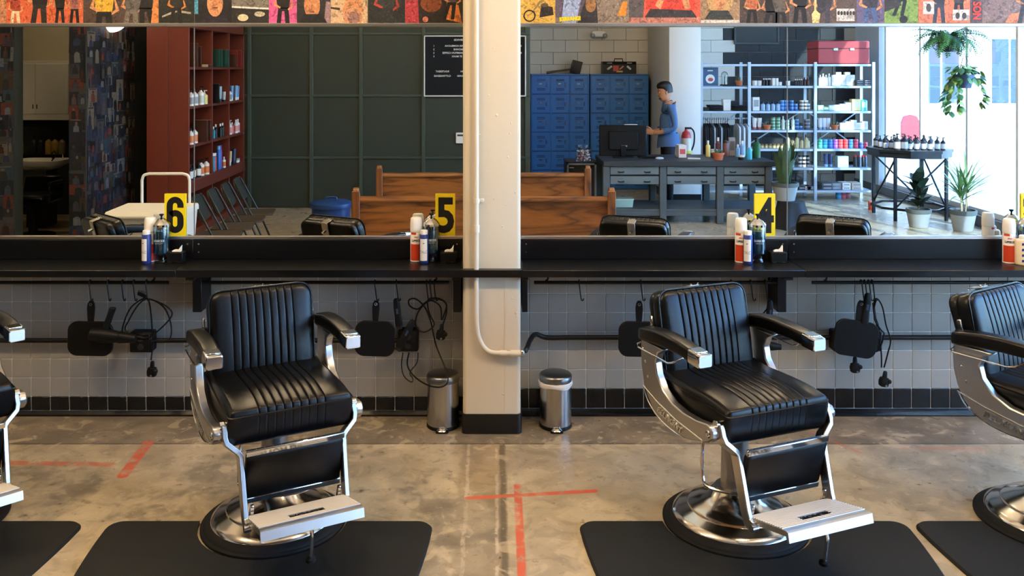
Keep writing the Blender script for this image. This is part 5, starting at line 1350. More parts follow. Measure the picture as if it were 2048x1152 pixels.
di = [('bottle', (YEL, WHT), .06, .21, 1416, 11.75, 'yellow bottle with a white cap on the desk', 'bottle'), ('jar', ((90, 60, 50), WHT), .10, .11, 1429, 11.6, 'low brown jar on the desk', 'jar'), ('bottle', ((110, 60, 56), WHT), .07, .24, 1436, 11.9, 'tall brown bottle with a white cap on the desk', 'bottle'),
      ('can', ((120, 76, 70), (70, 50, 46)), .08, .20, 1452, 11.85, 'brown can on the desk', 'can'), ('box', ((150, 140, 130), (90, 80, 70)), .08, .24, 1463, 11.9, 'tall pale brown box on the desk', 'box'), ('bottle', (LBL, WHT), .06, .16, 1475, 11.75, 'clear blue bottle on the desk', 'bottle'),
      ('bottle', ((150, 180, 214), WHT), .09, .20, 1484, 11.85, 'wide pale blue bottle on the desk', 'bottle'), ('jar', (BLK, WHT), .08, .06, 1483, 11.35, 'small black and white jar at the front of the desk', 'jar'), ('can', ((70, 180, 210), LBL), .075, .15, 1498, 11.4, 'turquoise can on the desk', 'can'), ('bottle', ((24, 90, 50), BLK), .10, .26, 1513, 11.6, 'dark green bottle at the end of the desk', 'bottle')]
for kind, cols, w, h, px, d, lab, cat in di: put(kind, cols, w, h, dpos(px, d), lab, cat, 'things on the desk')
M_terra = mat('terracotta', (188, 104, 66), .75, var=.08); M_leaf = mat('cactus_green', (86, 110, 84), .6, var=.2)
def pot_plant(loc, lab, r=.055):
    t = thing('potted_succulent', lab, 'plant', loc, 0, 'small terracotta pots')
    G().lathe([(0, 0), (r * .72, 0), (r * .92, r * 1.0), (r * 1.05, r * 1.0), (r * 1.05, r * 1.35), (r * .95, r * 1.35), (r * .9, r * 1.2), (0, r * 1.2)], n=18).obj('pot', M_terra, t)
    rnd = random.Random(int(loc[0] * 100))
    me = G().ell((0, 0, .03), (.010, .005, .034), 6, 5).mesh('leaf', M_leaf)
    for i in range(14):
        link('leaf', me, t, (rnd.uniform(-.5, .5) * r, rnd.uniform(-.5, .5) * r, r * 1.2), (rnd.uniform(-.7, .7), rnd.uniform(-.7, .7), rnd.uniform(0, 3)))
    return t
pot_plant(dpos(1437, 11.32), 'low terracotta pot with a small succulent at the front of the desk', .07)
# storage tub below the desk
tb2 = thing('storage_tub', 'pale green flat box on the lower shelf of the desk', 'box', (rf(1246, 412, 11.4).x, ry(11.45), .186)); G().rings([[(q[0], q[1], z) for q in rrect(w, w * .75, .02, 3)] for z, w in ((0, .24), (.09, .26))]).obj('tub', mat('mint_plastic', (150, 186, 180), .4), tb2); G().prism(rrect(.27, .205, .02, 3), 'xy', .09, .105).obj('lid', mat('mint_lid', (170, 200, 194), .4), tb2)

# ---- fire extinguisher on the pier
q = rf(1371, 300, 12.95)
fe = thing('fire_extinguisher', 'fire extinguisher with a white label hanging on the pale pier behind the man', 'fire extinguisher', (q.x, ry(12.90), .66))
G().lathe([(0, 0), (.065, 0), (.07, .02), (.07, .30), (.055, .36), (.025, .385), (.022, .41), (0, .41)], n=20).obj('cylinder', mat('extinguisher_red', (196, 60, 56), .3), fe)
G().lathe([(.0712, .10), (.0712, .28)], n=20).obj('label_sheet', mat('label_pale', (220, 208, 190), .5), fe, recalc=False)
G().lathe([(.0715, .06), (.0715, .10)], n=20).obj('label_band', mat('label_lime', (190, 206, 60), .5), fe, recalc=False)
G().bx(-.02, .075, -.012, .012, .41, .435, .004).obj('lever', M_blackmetal, fe)
G().tube(smooth([(.02, 0, .415), (.08, 0, .41), (.115, 0, .34), (.11, 0, .20), (.075, 0, .10)], 5), .011, 8).obj('hose', M_blackplastic, fe)
G().bx(-.075, .075, -.09, .0, .13, .145, .002).obj('strap', M_blackmetal, fe)

# ---- steel shelving, three bays
M_shelf = mat('galvanised_steel', (168, 180, 196), .38, .55, var=.06)
ds = 13.2; yfr = ry(ds); dep = .42
PX = [3.06, (1498 - CX) * ds / F, (1630 - CX) * ds / F, (1746 - CX) * ds / F]
ZS = [2.0, 1.68, 1.31, 1.03, .755, .477, .147]
sh_labels = ['left steel shelving bay with hanging shirts', 'middle steel shelving bay full of jars and bottles', 'right steel shelving bay with the red case on top']
for b_ in range(3):
    t = thing('steel_shelving', sh_labels[b_], 'shelving', (PX[b_], yfr, 0), 0, 'steel shelving bays'); w = PX[b_ + 1] - PX[b_]
    zs = ZS if b_ else [2.0, 1.67, 1.31, .147]
    for z in zs: G().bx(.006, w - .006, -dep, .0, z - .032, z, .002).obj('shelf', M_shelf, t, sm=0)
    for x in ((.0, w) if b_ == 0 else (w,)):
        for y in (.012, -dep - .012):
            G().bx(x - .022, x + .022, y - .014, y + .014, 0, 2.03, .002).obj('post', M_shelf, t, sm=0)
    for a, c in (((.02, 1.30), (w - .02, .72)), ((.02, .72), (w - .02, 1.30))): G().tube([(a[0], -dep - .03, a[1]), (c[0], -dep - .03, c[1])], .012, 4).obj('cross_brace', M_shelf, t)
    if b_ == 0: G().cyl((.01, -.06, 1.20), (w - .01, -.06, 1.20), .012, n=10).obj('hanging_rod', M_shelf, t)
bn = ['left', 'middle', 'right']; sn = ['top', 'upper', 'second', 'third', 'fourth', 'fifth', 'lowest']
cnt = {}
def sp(b_, lev, kind, cols, w, h, px, nm, dd=.16, stack=0):
    k = (b_, lev); cnt[k] = cnt.get(k, 0); 
    d = ds + dd
    x = (px - CX) * d / F; x = min(max(x, PX[b_] + .05), PX[b_ + 1] - .05)
    for s_ in range(max(1, stack)):
        i = cnt[k]
        if s_ == max(1, stack) - 1: cnt[k] += 1
        lab = '%s, %s column from left%s, %s shelf, %s steel bay' % (nm, ORD[i], (', %s from bottom' % ORD[s_]) if stack > 1 else '', sn[lev], bn[b_])
        put(kind, cols, w, h, (x, ry(d), ZS[lev] + .001 + s_ * (h + .001)), lab, 'jar' if kind == 'jar' else ('box' if 'box' in kind else 'bottle'), 'goods on the steel shelving')
# left bay
pc = thing('framed_print', 'blue print with a round emblem standing on the left shelving bay', 'print', ((1420 - CX) * 13.35 / F, ry(13.35), 1.681))
G().bx(-.12, .12, -.012, .012, 0, .27, .004).obj('panel', mat('print_blue', (50, 84, 118), .5), pc)
G().flat([(.068 * math.cos(a), .10 + .068 * math.sin(a)) for a in [2 * PI * i / 20 for i in range(20)]], 'xz', .0135).obj('roundel', M_white, pc, recalc=False)
G().flat([(.04 * math.cos(a) + .006, .09 + .028 * math.sin(a)) for a in [2 * PI * i / 12 for i in range(12)]], 'xz', .0142).obj('emblem', pmat((186, 70, 66)), pc, recalc=False)
G().bx(-.04, .04, .012, .0135, .215, .23).obj('caption_bar', M_white, pc, sm=0)
cd = thing('glass_cloche', 'clear glass cloche over pale tubes on a dark base on the left shelving bay', 'cloche', ((1449 - CX) * 13.35 / F, ry(13.35), 1.681))
G().lathe([(0, 0), (.068, 0), (.07, .008), (.06, .018), (0, .018)], n=20).obj('base', M_blackplastic, cd)
G().lathe([(.052, .018), (.052, .15), (.045, .185), (.025, .205), (0, .212)], n=20).obj('dome', M_glass, cd)
for s_ in (-1, 1): G().tube(smooth([(s_ * .02, 0, .018), (s_ * .02, 0, .12), (s_ * .035, 0, .16)], 3), .013, 8).obj('pale_tube', M_white, cd)
pot_plant(((1478 - CX) * 13.35 / F, ry(13.35), 1.681), 'small potted cactus in terracotta on the left shelving bay', .055)
for nm, px, w, h, c in (('small olive folded cloth', 1407, .12, .05, (52, 58, 44)), ('pile of folded black shirts', 1429, .20, .085, (20, 21, 23)), ('white box', 1452, .11, .165, WHT), ('second pile of folded black shirts', 1478, .19, .08, (22, 22, 25))):
    t = thing('folded_shirts' if 'white' not in nm else 'white_box', '%s on the second shelf of the left shelving bay' % nm, 'clothes' if 'white' not in nm else 'box', ((px - CX) * 13.35 / F, ry(13.35), 1.311))
    if 'white' in nm: G().bx(-w / 2, w / 2, -.06, .06, 0, h, .004).obj('carton', M_white, t); G().bx(-w / 2 - .001, w / 2 + .001, -.061, .061, h - .04, h + .002, .002).obj('lid', M_white, t)
    else:
        for k in range(3): G().box((.004 * (k % 2), 0, h * (k + .5) / 3), (w, .22, h / 3 - .002), .008).obj('folded_layer', pmat(c, .9), t)
shirt = G()
rs = []
for z, hw_, th_ in ((-.60, .19, .008), (-.30, .185, .010), (-.10, .19, .012), (-.055, .175, .012), (-.02, .10, .010), (0, .04, .008)): rs.append([(x, y, z) for x, y in ((-th_, -hw_), (th_, -hw_), (th_, hw_), (-th_, hw_))])
shirt_me = {}
for i in range(15):
    px = 1406 + i * 4.4 if i < 12 else (1474, 1482, 1491)[i - 12]
    c = (20, 21, 24) if i not in (4, 7) and i < 12 else ((150, 158, 166) if i < 12 else (206, 216, 224))
    t = thing('hanging_shirt', ('%s dark shirt from left on the hanging rod' % ORD[i]) if i not in (4, 7) and i < 12 else (('%s shirt from left on the hanging rod, grey' % ORD[i]) if i < 12 else '%s white shirt at the right end of the hanging rod' % ORD[i - 12]), 'shirt', ((px - CX) * 13.27 / F, yfr - .06, 1.125), 0, 'hanging shirts')
    if c not in shirt_me: shirt_me[c] = (G().rings(rs).mesh('garment', pmat(c, .9), 40), G().tube([(0, -.17, -.03), (0, 0, .005), (0, 0, .05), (0, .015, .075), (0, 0, .088), (0, -.010, .08)], .004, 6).tube([(0, .17, -.03), (0, 0, .005)], .004, 6).mesh('hanger', M_blackmetal))
    link('garment', shirt_me[c][0], t, (0, 0, 0), (0, 0, random.uniform(-.03, .03))); stuff(link('hanger', shirt_me[c][1], t, (0, 0, 0)))
# middle bay
for px in (1509, 1519): sp(1, 1, 'jar', (WHT, WHT), .075, .075, px, 'white jar')
for i in range(6): sp(1, 1, 'bottle', (BLK, WHT), .035, .11, 1527 + i * 3.2, 'small dark bottle', .12 + .05 * (i % 2))
for px in (1546, 1553, 1560): sp(1, 1, 'jar', (WHT, WHT), .055, .055, px, 'white jar', stack=2 if px < 1558 else 1)
sp(1, 1, 'jar', (WHT, WHT), .06, .07, 1576, 'white jar')
for i in range(4): sp(1, 1, 'bottle', (BLK, WHT), .04, .10, 1591 + i * 4, 'dark bottle')
for i in range(3): sp(1, 1, 'bottle', ((60, 24, 28), BLK), .045, .12, 1609 + i * 6, 'dark red bottle')
sp(1, 2, 'box', (WHT, SIL), .10, .20, 1511, 'tall white box')
for i in range(4): sp(1, 2, 'bottle', ((150, 186, 226), NAVY), .062, .13, 1526 + i * 10, 'pale blue bottle')
for px in (1564, 1572): sp(1, 2, 'jar', ((50, 110, 190), LBL), .062, .05, px, 'blue jar', stack=3)
for px in (1583, 1591): sp(1, 2, 'jar', ((40, 96, 176), LBL), .062, .05, px, 'blue jar', stack=3 if px < 1590 else 2)
for px in (1603, 1612, 1621): sp(1, 2, 'jar', ((110, 112, 116), WHT), .062, .05, px, 'grey jar', stack=3 if px < 1620 else 2)
for px in (1509, 1519): sp(1, 3, 'tube', (WHT, (210, 110, 110)), .07, .17, px, 'white tube')
pot_plant(((1534 - CX) * 13.3 / F, ry(13.3), 1.031), 'terracotta pot with a cactus on the third shelf of the middle steel bay', .055)
for px in (1546, 1556): sp(1, 3, 'jar', (MINT, (90, 120, 90)), .066, .045, px, 'mint green jar', stack=4)
for px in (1566, 1586): sp(1, 3, 'bottle', ((206, 220, 214), WHT), .05, .20, px, 'tall pale bottle')
sp(1, 3, 'jar', (MINT, WHT), .05, .045, 1575, 'mint jar', stack=3)
for px in (1594, 1601): sp(1, 3, 'jar', ((40, 90, 160), LBL), .055, .05, px, 'dark blue jar', stack=3 if px < 1600 else 1)
for px in (1612, 1621): sp(1, 3, 'jar', ((70, 80, 96), SIL), .058, .05, px, 'steel grey jar', stack=3)
for i in range(6): sp(1, 4, 'jar', ((214, 200, 150), (120, 100, 60)), .05, .06, 1524 + i * 8, 'small cream jar')
for i in range(6): sp(1, 4, 'bottle', ((206, 196, 150), (90, 80, 50)), .055, .15 if i % 2 else .20, 1576 + i * 9, 'amber bottle')
for i in range(4): sp(1, 5, 'jar', (WHT, BLK), .05, .055, 1600 + i * 8, 'black and white jar', stack=3)
sp(1, 5, 'box', ((120, 150, 170), WHT), .10, .12, 1580, 'blue grey box')
for px, c in ((1600, (60, 66, 72)), (1612, WHT), (1622, (120, 130, 136))): sp(1, 6, 'flatbox', (c, SIL), .10, .05, px, 'flat carton')
# right bay
for i in range(4): sp(2, 1, 'bottle', (WHT, WHT), .055, .18 if i % 2 else .16, 1640 + i * 6, 'white bottle')
for i in range(5): sp(2, 1, 'box', (WHT, (206, 210, 220)), .075, .20 if i % 2 else .16, 1667 + i * 9, 'white box')
sp(2, 1, 'flatbox', (BLK, SIL), .12, .028, 1715, 'dark flat tin', stack=3); sp(2, 1, 'flatbox', (BLK, SIL), .12, .028, 1733, 'dark flat tin', stack=3)
for i, (c, h) in enumerate((((170, 200, 170), .08), ((90, 160, 110), .06), ((190, 216, 224), .08), (WHT, .085), ((196, 216, 226), .10), ((190, 220, 230), .12))): sp(2, 2, 'box', (c, WHT), .085, h, 1640 + i * 11, 'low pale box')
sp(2, 2, 'box', ((236, 220, 150), WHT), .13, .17, 1710, 'pale yellow box'); sp(2, 2, 'box', ((90, 200, 190), WHT), .07, .16, 1726, 'turquoise box'); sp(2, 2, 'box', ((150, 214, 220), WHT), .05, .15, 1737, 'light blue box')
for i in range(3): sp(2, 3, 'tube', ((214, 220, 236), (150, 170, 200)), .07, .17, 1640 + i * 8, 'white card sleeve')
pot_plant(((1669 - CX) * 13.3 / F, ry(13.3), 1.031), 'terracotta pot with a cactus on the third shelf of the right steel bay', .055)
for i in range(5): sp(2, 3, 'box', (WHT, (210, 214, 226)), .085, .10 + .02 * (i % 3), 1684 + i * 11, 'white carton')
for i, c in enumerate(((80, 180, 150), (50, 150, 200), (60, 130, 210), (150, 90, 190), (220, 80, 80), (226, 70, 70), (60, 120, 200), (210, 70, 90), (70, 100, 180), (200, 60, 80))): sp(2, 4, 'jar', (c, tuple(min(255, v + 40) for v in c)), .068, .042, 1640 + i * 10.2, 'coloured tin', stack=3 if i < 8 else 2)
for i in range(2): sp(2, 5, 'tube', (NAVY, LBL), .075, .19, 1652 + i * 9, 'blue cone')
sp(2, 5, 'box', ((170, 200, 196), WHT), .16, .16, 1683, 'pale green carton')
for i in range(4): sp(2, 5, 'can', ((30, 60, 90) if i % 2 else BLK, REDC), .05, .17, 1710 + i * 8, 'dark can')
for px, c, w in ((1650, (70, 76, 84), .16), (1668, (120, 128, 134), .14), (1688, WHT, .12), (1708, (206, 190, 170), .14)): sp(2, 6, 'flatbox', (c, SIL), w, .05, px, 'flat carton', stack=2)
# red case on top and a picture
rc = thing('red_case', 'large faded red case on top of the right shelving bay', 'case', ((1678 - CX) * 13.4 / F, ry(13.42), 2.001))
G().bx(-.38, .38, -.26, .20, 0, .34, .012).obj('shell', mat('case_red', (168, 60, 60), .5, var=.08), rc)
G().bx(-.385, .385, -.262, .202, .22, .235, .002).obj('lid_seam', mat('case_dark', (90, 30, 32), .5), rc, sm=0)
for s_ in (-1, 1): G().box((s_ * .12, .206, .215), (.07, .012, .04), .003).obj('latch', M_steel, rc)
pf = thing('framed_picture', 'dark framed picture hanging high on the black wall above the shelving', 'picture', ((1505 - CX) * 14.8 / F, yb + .012, 0))
zA, zB = rf(0, 85, 14.8).z, 2.95
G().bx(-.28, .42, 0, .02, zA, zB, .002).obj('print', mat('dark_print', (24, 27, 30), .4), pf, sm=0)
for a in ((-.30, .44, zA - .03, zA), (-.30, -.27, zA, zB), (.41, .44, zA, zB)): G().bx(a[0], a[1], 0, .035, a[2], a[3], .003).obj('frame_bar', mat('frame_dark', (60, 66, 72), .4), pf, sm=0)
# red pots on the floor by the shelving
for i, (px, py, c) in enumerate(((1677, 398, (60, 150, 200)), (1686, 398, (190, 90, 100)), (1695, 396, (210, 130, 140)), (1743, 420, (190, 70, 50)))):
    d = 3510 / (py - 135.0)
    for k in range(2): put('jar', (c, tuple(min(255, v + 25) for v in c)), .085, .06, ((px - CX) * d / F, ry(d), .061 * k + .001), '%s of %s small tins on the floor by the shelving, %s stack from left' % (('lower', 'upper')[k], 'two', ORD[i]), 'jar', 'tins on the floor')

# ---- black table by the window with pump bottles
tx_, ty_ = (1818 - CX) * 11.75 / F, ry(11.75)
tt = thing('bottle_table', 'black steel table by the window crowded with small pump bottles', 'table', (tx_, ty_, 0))
M_tab = mat('dark_steel', (44, 48, 54), .32, .6, var=.08)
R8 = .52
poly = [(R8 * math.cos(a), R8 * math.sin(a)) for a in [2 * PI * (i + .5) / 8 for i in range(8)]]
G().prism(poly, 'xy', .865, .90).obj('top', M_tab, tt, sm=0)
G().rings([[(p[0] * k, p[1] * k, z) for p in poly] for z, k in ((.80, .97), (.865, .97), (.865, .94), (.80, .94))], cap=False).obj('apron', M_tab, tt, sm=0)
lg = [(R8 * .88 * math.cos(a), R8 * .88 * math.sin(a)) for a in [PI / 4 + PI / 2 * i for i in range(4)]]
for x, y in lg: G().bx(x - .018, x + .018, y - .018, y + .018, 0, .80, .002).obj('leg', M_tab, tt, sm=0)
G().rings([[(p[0] * k, p[1] * k, z) for p in poly] for z, k in ((.13, .90), (.16, .90), (.16, .85), (.13, .85))] + [[(p[0] * .90, p[1] * .90, .13) for p in poly]], cap=False).obj('foot_ring', M_tab, tt, sm=0)
for i in range(4):
    a, c = lg[i], lg[(i + 1) % 4]; G().tube([(a[0], a[1], .79), (c[0], c[1], .16)], .012, 6).obj('diagonal_brace', M_tab, tt)
random.seed(21)
k = 0
for r_, (n, dy) in enumerate(((9, .30), (9, .14), (8, -.02), (6, -.18))):
    for i in range(n):
        x = -.42 + .76 * (i + .5) / n + random.uniform(-.01, .01); y = dy + random.uniform(-.02, .02)
        if x * x + y * y > .235: continue
        big = r_ == 0 and i < 3
        put('pump', ((50, 48, 52), BLK, (200, 204, 210)), .085 if big else .062, .21 if big else .16, (tx_ + x, ty_ + y, .901), 'dark pump bottle, %s in the %s row from the front on the black table' % (ORD[i], ORD[r_]), 'bottle', 'pump bottles on the black table', random.uniform(0, 6))
# pendant globe
gl = thing('globe_pendant', 'white glowing globe pendant at the top edge of the mirror on the left', 'lamp', ((222 - CX) * 9.9 / F, ry(9.9), 0))
M_globe = emit('globe_glow', (255, 232, 200), 2.2)
G().ell((0, 0, 2.515), (.18, .18, .18), 24, 16).obj('globe', M_globe, gl)
G().cyl((0, 0, 2.68), (0, 0, ZC), .006, n=6).obj('cord', M_blackmetal, gl)
G().lathe([(.05, 2.675), (.05, 2.715), (.02, 2.735), (0, 2.735)], n=14).obj('fitter', M_blackmetal, gl)
# globes over the barber chairs
M_globe2 = emit('globe_glow_warm', (255, 222, 176), 85.0)
for i, x in enumerate((-3.0, -1.45, 1.35, 2.9)):
    g_ = thing('globe_pendant', 'glowing globe pendant above the barber chairs, %s from the left' % ORD[i], 'lamp', (x, -2.05, .4), 0, 'globe pendants over the chairs')
    G().ell((0, 0, 3.15), (.15, .15, .15), 20, 12).obj('globe', M_globe2, g_)
    G().cyl((0, 0, 3.29), (0, 0, ZC - .4), .006, n=6).obj('cord', M_blackmetal, g_)
    G().lathe([(.045, 3.28), (.045, 3.32), (.02, 3.34), (0, 3.34)], n=14).obj('fitter', M_blackmetal, g_)

# unseen fill lamp, added to brighten the dark shampoo room
g_ = thing('globe_pendant', 'added globe lamp, out of view, brightening the shampoo room', 'lamp', (-5.5, ry(10.9), 0))
G().ell((0, 0, 3.15), (.14, .14, .14), 20, 12).obj('globe', emit('globe_glow_fill', (255, 222, 176), 13.0), g_)
G().cyl((0, 0, 3.28), (0, 0, ZC), .006, n=6).obj('cord', M_blackmetal, g_)
# ================================================================ POSTERS ABOVE THE MIRROR
def pm(c):
    k = 'print_%02x%02x%02x' % c
    if k in MATS: return MATS[k]
    m, t, out = new_mat(k); b = t.nodes.new('ShaderNodeBsdfPrincipled'); b.inputs['Roughness'].default_value = .4
    P = E(t, t.nodes.new('ShaderNodeTexCoord').outputs['Object'])
    a = noise(t, P, 34, 6, 1.2, c[0] * .01); d = noise(t, P, 90, 5, .6, c[1] * .013)
    dk = tuple(int(v * .42) for v in c); lt = tuple(min(255, int(v * 1.18 + 22)) for v in c)
    q = mixc(t, a.step(.52, .62) * .6, c, dk); q = mixc(t, d.step(.56, .66) * .7, q, lt); q = mixc(t, d.step(.30, .40).rsub(1.0) * .6, q, dk)
    t.links.new(q.o, b.inputs['Base Color']); t.links.new(b.outputs[0], out.inputs[0]); return m
SK, DKC, BLN, JEAN = (206, 138, 92), (26, 24, 24), (196, 150, 90), (120, 136, 166)
ZP0 = ZM1 + .020; ZP1 = 2.62
def person_shapes(g, cx, z0, h, lean, cl, sk, hair, leg, mi, crop=0.0):
    """flat printed silhouette; mi = (cloth, skin, hair, legs) slot numbers"""
    def P(pts, m): g.flat([(cx + a * h + lean * b * h, z0 + b * h) for a, b in pts], 'xz', -.0012 - .0001 * m, m)
    P([(-.17, 0), (-.07, 0), (-.03, .40), (.02, .40), (.06, 0), (.16, 0), (.12, .48), (-.12, .48)], mi[3])
    P([(-.13, .46), (.13, .46), (.17, .78), (.06, .84), (-.06, .84), (-.18, .78)], mi[0])
    P([(.15, .76), (.18, .70), (.25, .50), (.12, .42), (.10, .45), (.19, .52)], mi[1])
    P([(-.16, .76), (-.18, .70), (-.24, .54), (-.08, .46), (-.06, .50), (-.17, .56)], mi[1])
    P([(.115 * math.cos(t), .93 + .13 * math.sin(t)) for t in [2 * PI * i / 12 for i in range(12)]], mi[2])
    P([(.065 * math.cos(t), .92 + .085 * math.sin(t)) for t in [2 * PI * i / 10 for i in range(10)]], mi[1])
def poster(px0, px1, bgc, figs, lab, extra=None):
    x0, x1 = (px0 - CX) / 357.0, (px1 - CX) / 357.0
    t = thing('poster', lab, 'poster', ((x0 + x1) / 2, .0105, ZP0), 0, 'posters above the mirror'); w = (x1 - x0) / 2
    G().bx(-w + .0008, w - .0008, -.0008, .0010, 0, ZP1 - ZP0).obj('sheet', pm(bgc), t, sm=0)
    cols = []; g = G()
    def slot(c):
        if c not in cols: cols.append(c)
        return cols.index(c)
    for f in figs:
        if f[0] == 'fig':
            _, u, z, h, lean, cl, leg, sk, hair = f
            person_shapes(g, -w + 2 * w * u, z, h, lean, cl, sk, hair, leg, (slot(cl), slot(sk), slot(hair), slot(leg)))
        elif f[0] == 'poly': g.flat([(-w + 2 * w * a, b) for a, b in f[1]], 'xz', -.0010 - .0001 * slot(f[2]) - (f[3] if len(f) > 3 else 0), slot(f[2]))
        elif f[0] == 'disc':
            _, u, z, r1, r2, c = f[:6]; g.flat([(-w + 2 * w * u + r1 * math.cos(a), z + r2 * math.sin(a)) for a in [2 * PI * i / 18 for i in range(18)]], 'xz', -.0012 - .0001 * slot(c) - (f[6] if len(f) > 6 else 0), slot(c))
        elif f[0] == 'ring':
            _, u, z, r1, r2, c = f; n = 20; cx = -w + 2 * w * u; k = slot(c)
            g.add([(cx + r * math.cos(2 * PI * i / n), -.0030, z + r * math.sin(2 * PI * i / n)) for r in (r1, r2) for i in range(n)], [(i, (i + 1) % n, n + (i + 1) % n, n + i) for i in range(n)], k)
        elif f[0] == 'text':
            _, s, u, z, size, c, sx, rz = f
            text(s, size, mat('ink_%02x%02x%02x' % c, c, .4), 'lettering', t, (-w + 2 * w * u, -.0042, z), (PI / 2, -rz, 0), bold=.0022, sx=sx, ext=.0002, shear=.25 if rz == 0 else 0)
    if g.v: stuff(g.obj('print', [pm(c) for c in cols], t, sm=0, recalc=False))
    return t
ORN, RED_, PIN, GRY, TAN = (200, 92, 56), (196, 66, 50), (224, 90, 140), (96, 92, 88), (206, 150, 96)
poster(-60, 11, (180, 120, 84), [('fig', .6, -.05, .30, 0, DKC, DKC, SK, DKC)], 'poster cut off at the top left corner above the mirror')
poster(11, 165, ORN, [('fig', .12, -.02, .18, 0, (150, 60, 40), (214, 190, 150), SK, DKC), ('fig', .42, -.04, .30, .05, DKC, (40, 36, 34), SK, DKC), ('fig', .70, 0, .17, 0, DKC, DKC, SK, DKC), ('fig', .89, 0, .17, 0, (150, 90, 80), DKC, SK, BLN)], 'orange poster of four standing figures, at the far left above the mirror')
poster(165, 316, (74, 58, 50), [('fig', .28, -.10, .34, 0, (206, 160, 50), DKC, SK, DKC), ('fig', .62, -.06, .28, .1, (90, 84, 78), (110, 100, 90), SK, BLN), ('fig', .86, -.05, .28, -.1, DKC, DKC, SK, DKC), ('poly', [(.9, 0), (1, 0), (1, .15), (.94, .15)], (214, 130, 70))], 'brown poster of a group with one yellow shirt, above the mirror at left')
poster(316, 388, (34, 36, 30), [('fig', .5, -.02, .22, 0, (40, 40, 36), DKC, (190, 120, 60), DKC), ('poly', [(.1, .03), (.5, .06), (.9, .05), (.9, .06), (.5, .075), (.1, .04)], (160, 150, 130))], 'dark green-black poster of a seated guitarist')
poster(388, 463, (30, 28, 30), [('disc', .55, .11, .045, .075, SK), ('poly', [(.1, 0), (.95, 0), (.8, .04), (.3, .04)], (40, 34, 40)), ('disc', .55, .085, .018, .004, (120, 60, 50), .001), ('disc', .55, .115, .008, .018, (186, 116, 76), .001), ('poly', [(0, .05), (.10, .05), (.10, .14), (0, .16)], (70, 140, 160))], 'dark poster with a large pale face, left of the black and white poster')
poster(463, 537, (120, 112, 98), [('poly', [(0, 0), (1, 0), (1, .075), (0, .085)], (40, 38, 34)), ('poly', [(0, .085), (1, .075), (1, .085), (0, .095)], (220, 214, 200)), ('disc', .3, .03, .03, .02, (206, 190, 150)), ('disc', .75, .05, .03, .015, (190, 180, 150))], 'black and white crowd poster above the mirror')
poster(537, 593, PIN, [('fig', .52, -.03, .24, 0, DKC, DKC, SK, DKC)], 'bright pink poster with one figure in black')
poster(593, 661, (44, 42, 40), [('disc', .45, .10, .045, .075, (198, 130, 84)), ('disc', .45, .062, .014, .004, (120, 66, 50), .001), ('poly', [(.1, 0), (.9, 0), (.75, .05), (.2, .05)], (30, 30, 32), .001), ('poly', [(.8, 0), (1, 0), (1, .12), (.86, .12)], (150, 120, 120))], 'dark poster with a large stern face, right of the pink poster')
poster(661, 735, (206, 170, 130), [('disc', .6, .03, .055, .055, (200, 140, 104)), ('poly', [(.3, .06), (.9, .06), (.8, .14), (.4, .13)], SK), ('disc', .62, .03, .035, .035, (150, 110, 96), .001), ('poly', [(0, .08), (.25, .07), (.25, .085), (0, .09)], (60, 50, 44))], 'pale orange poster with a tattooed arm')
poster(735, 810, (40, 42, 40), [('fig', .5, -.06, .30, 0, (50, 54, 50), (44, 46, 44), (170, 60, 50), DKC)], 'dark grey poster between the tattoo poster and the red poster')
poster(810, 926, (44, 38, 36), [('poly', [(0, 0), (.24, 0), (.22, .15), (0, .15)], (176, 60, 70)), ('disc', .45, .11, .06, .05, (130, 70, 40)), ('poly', [(.7, .02), (.98, .0), (.92, .10), (.72, .13)], (206, 120, 60)), ('disc', .35, .02, .016, .016, (200, 120, 100)), ('fig', .75, .02, .2, .2, (90, 70, 80), DKC, SK, DKC)], 'dark poster with a red sleeve, touching the left side of the column')
poster(1040, 1111, (222, 166, 70), [('ring', .27, .04, .034, .027, DKC), ('ring', .80, .065, .022, .014, (60, 44, 30)), ('poly', [(.27, .04), (.33, .05), (.62, .12), (.55, .125)], (140, 110, 70)), ('poly', [(.55, .03), (.95, .045), (.92, .09), (.6, .10)], (50, 42, 36)), ('disc', .7, .10, .02, .012, (96, 80, 60))], 'yellow poster of a motorcycle, touching the right side of the column')
poster(1111, 1258, (130, 112, 96), [('poly', [(.0, .03), (.5, .02), (.4, .15), (.0, .15)], (92, 80, 90)), ('poly', [(.08, .0), (.28, .0), (.36, .15), (.12, .15)], (150, 160, 186), .001), ('poly', [(.3, 0), (.58, 0), (.56, .12), (.40, .12)], (44, 40, 42), .001), ('disc', .48, .10, .03, .04, (150, 104, 60), .001), ('poly', [(.84, .04), (.92, .12), (.98, .12), (.96, .04)], (226, 130, 40)), ('text', 'KERRANG!', .20, .022, .030, (240, 200, 40), .82, .06)], 'poster with yellow slanted lettering and pale jeans, right of the motorcycle')
poster(1258, 1402, (200, 84, 60), [('poly', [(0, 0), (1, 0), (1, .035), (0, .03)], (176, 112, 96)), ('poly', [(.22, .03), (.95, .03), (.88, .07), (.30, .08)], (50, 46, 48)), ('poly', [(0, .03), (.2, .03), (.22, .15), (0, .15)], (84, 76, 74)), ('poly', [(.36, .10), (.44, .075), (.50, .14), (.44, .15)], SK), ('poly', [(.72, .15), (.78, .075), (.86, .085), (.82, .15)], SK), ('poly', [(.24, .075), (.92, .075), (.92, .15), (.24, .15)], (216, 60, 44), -.0004)], 'red poster with splayed legs on a brick ground')
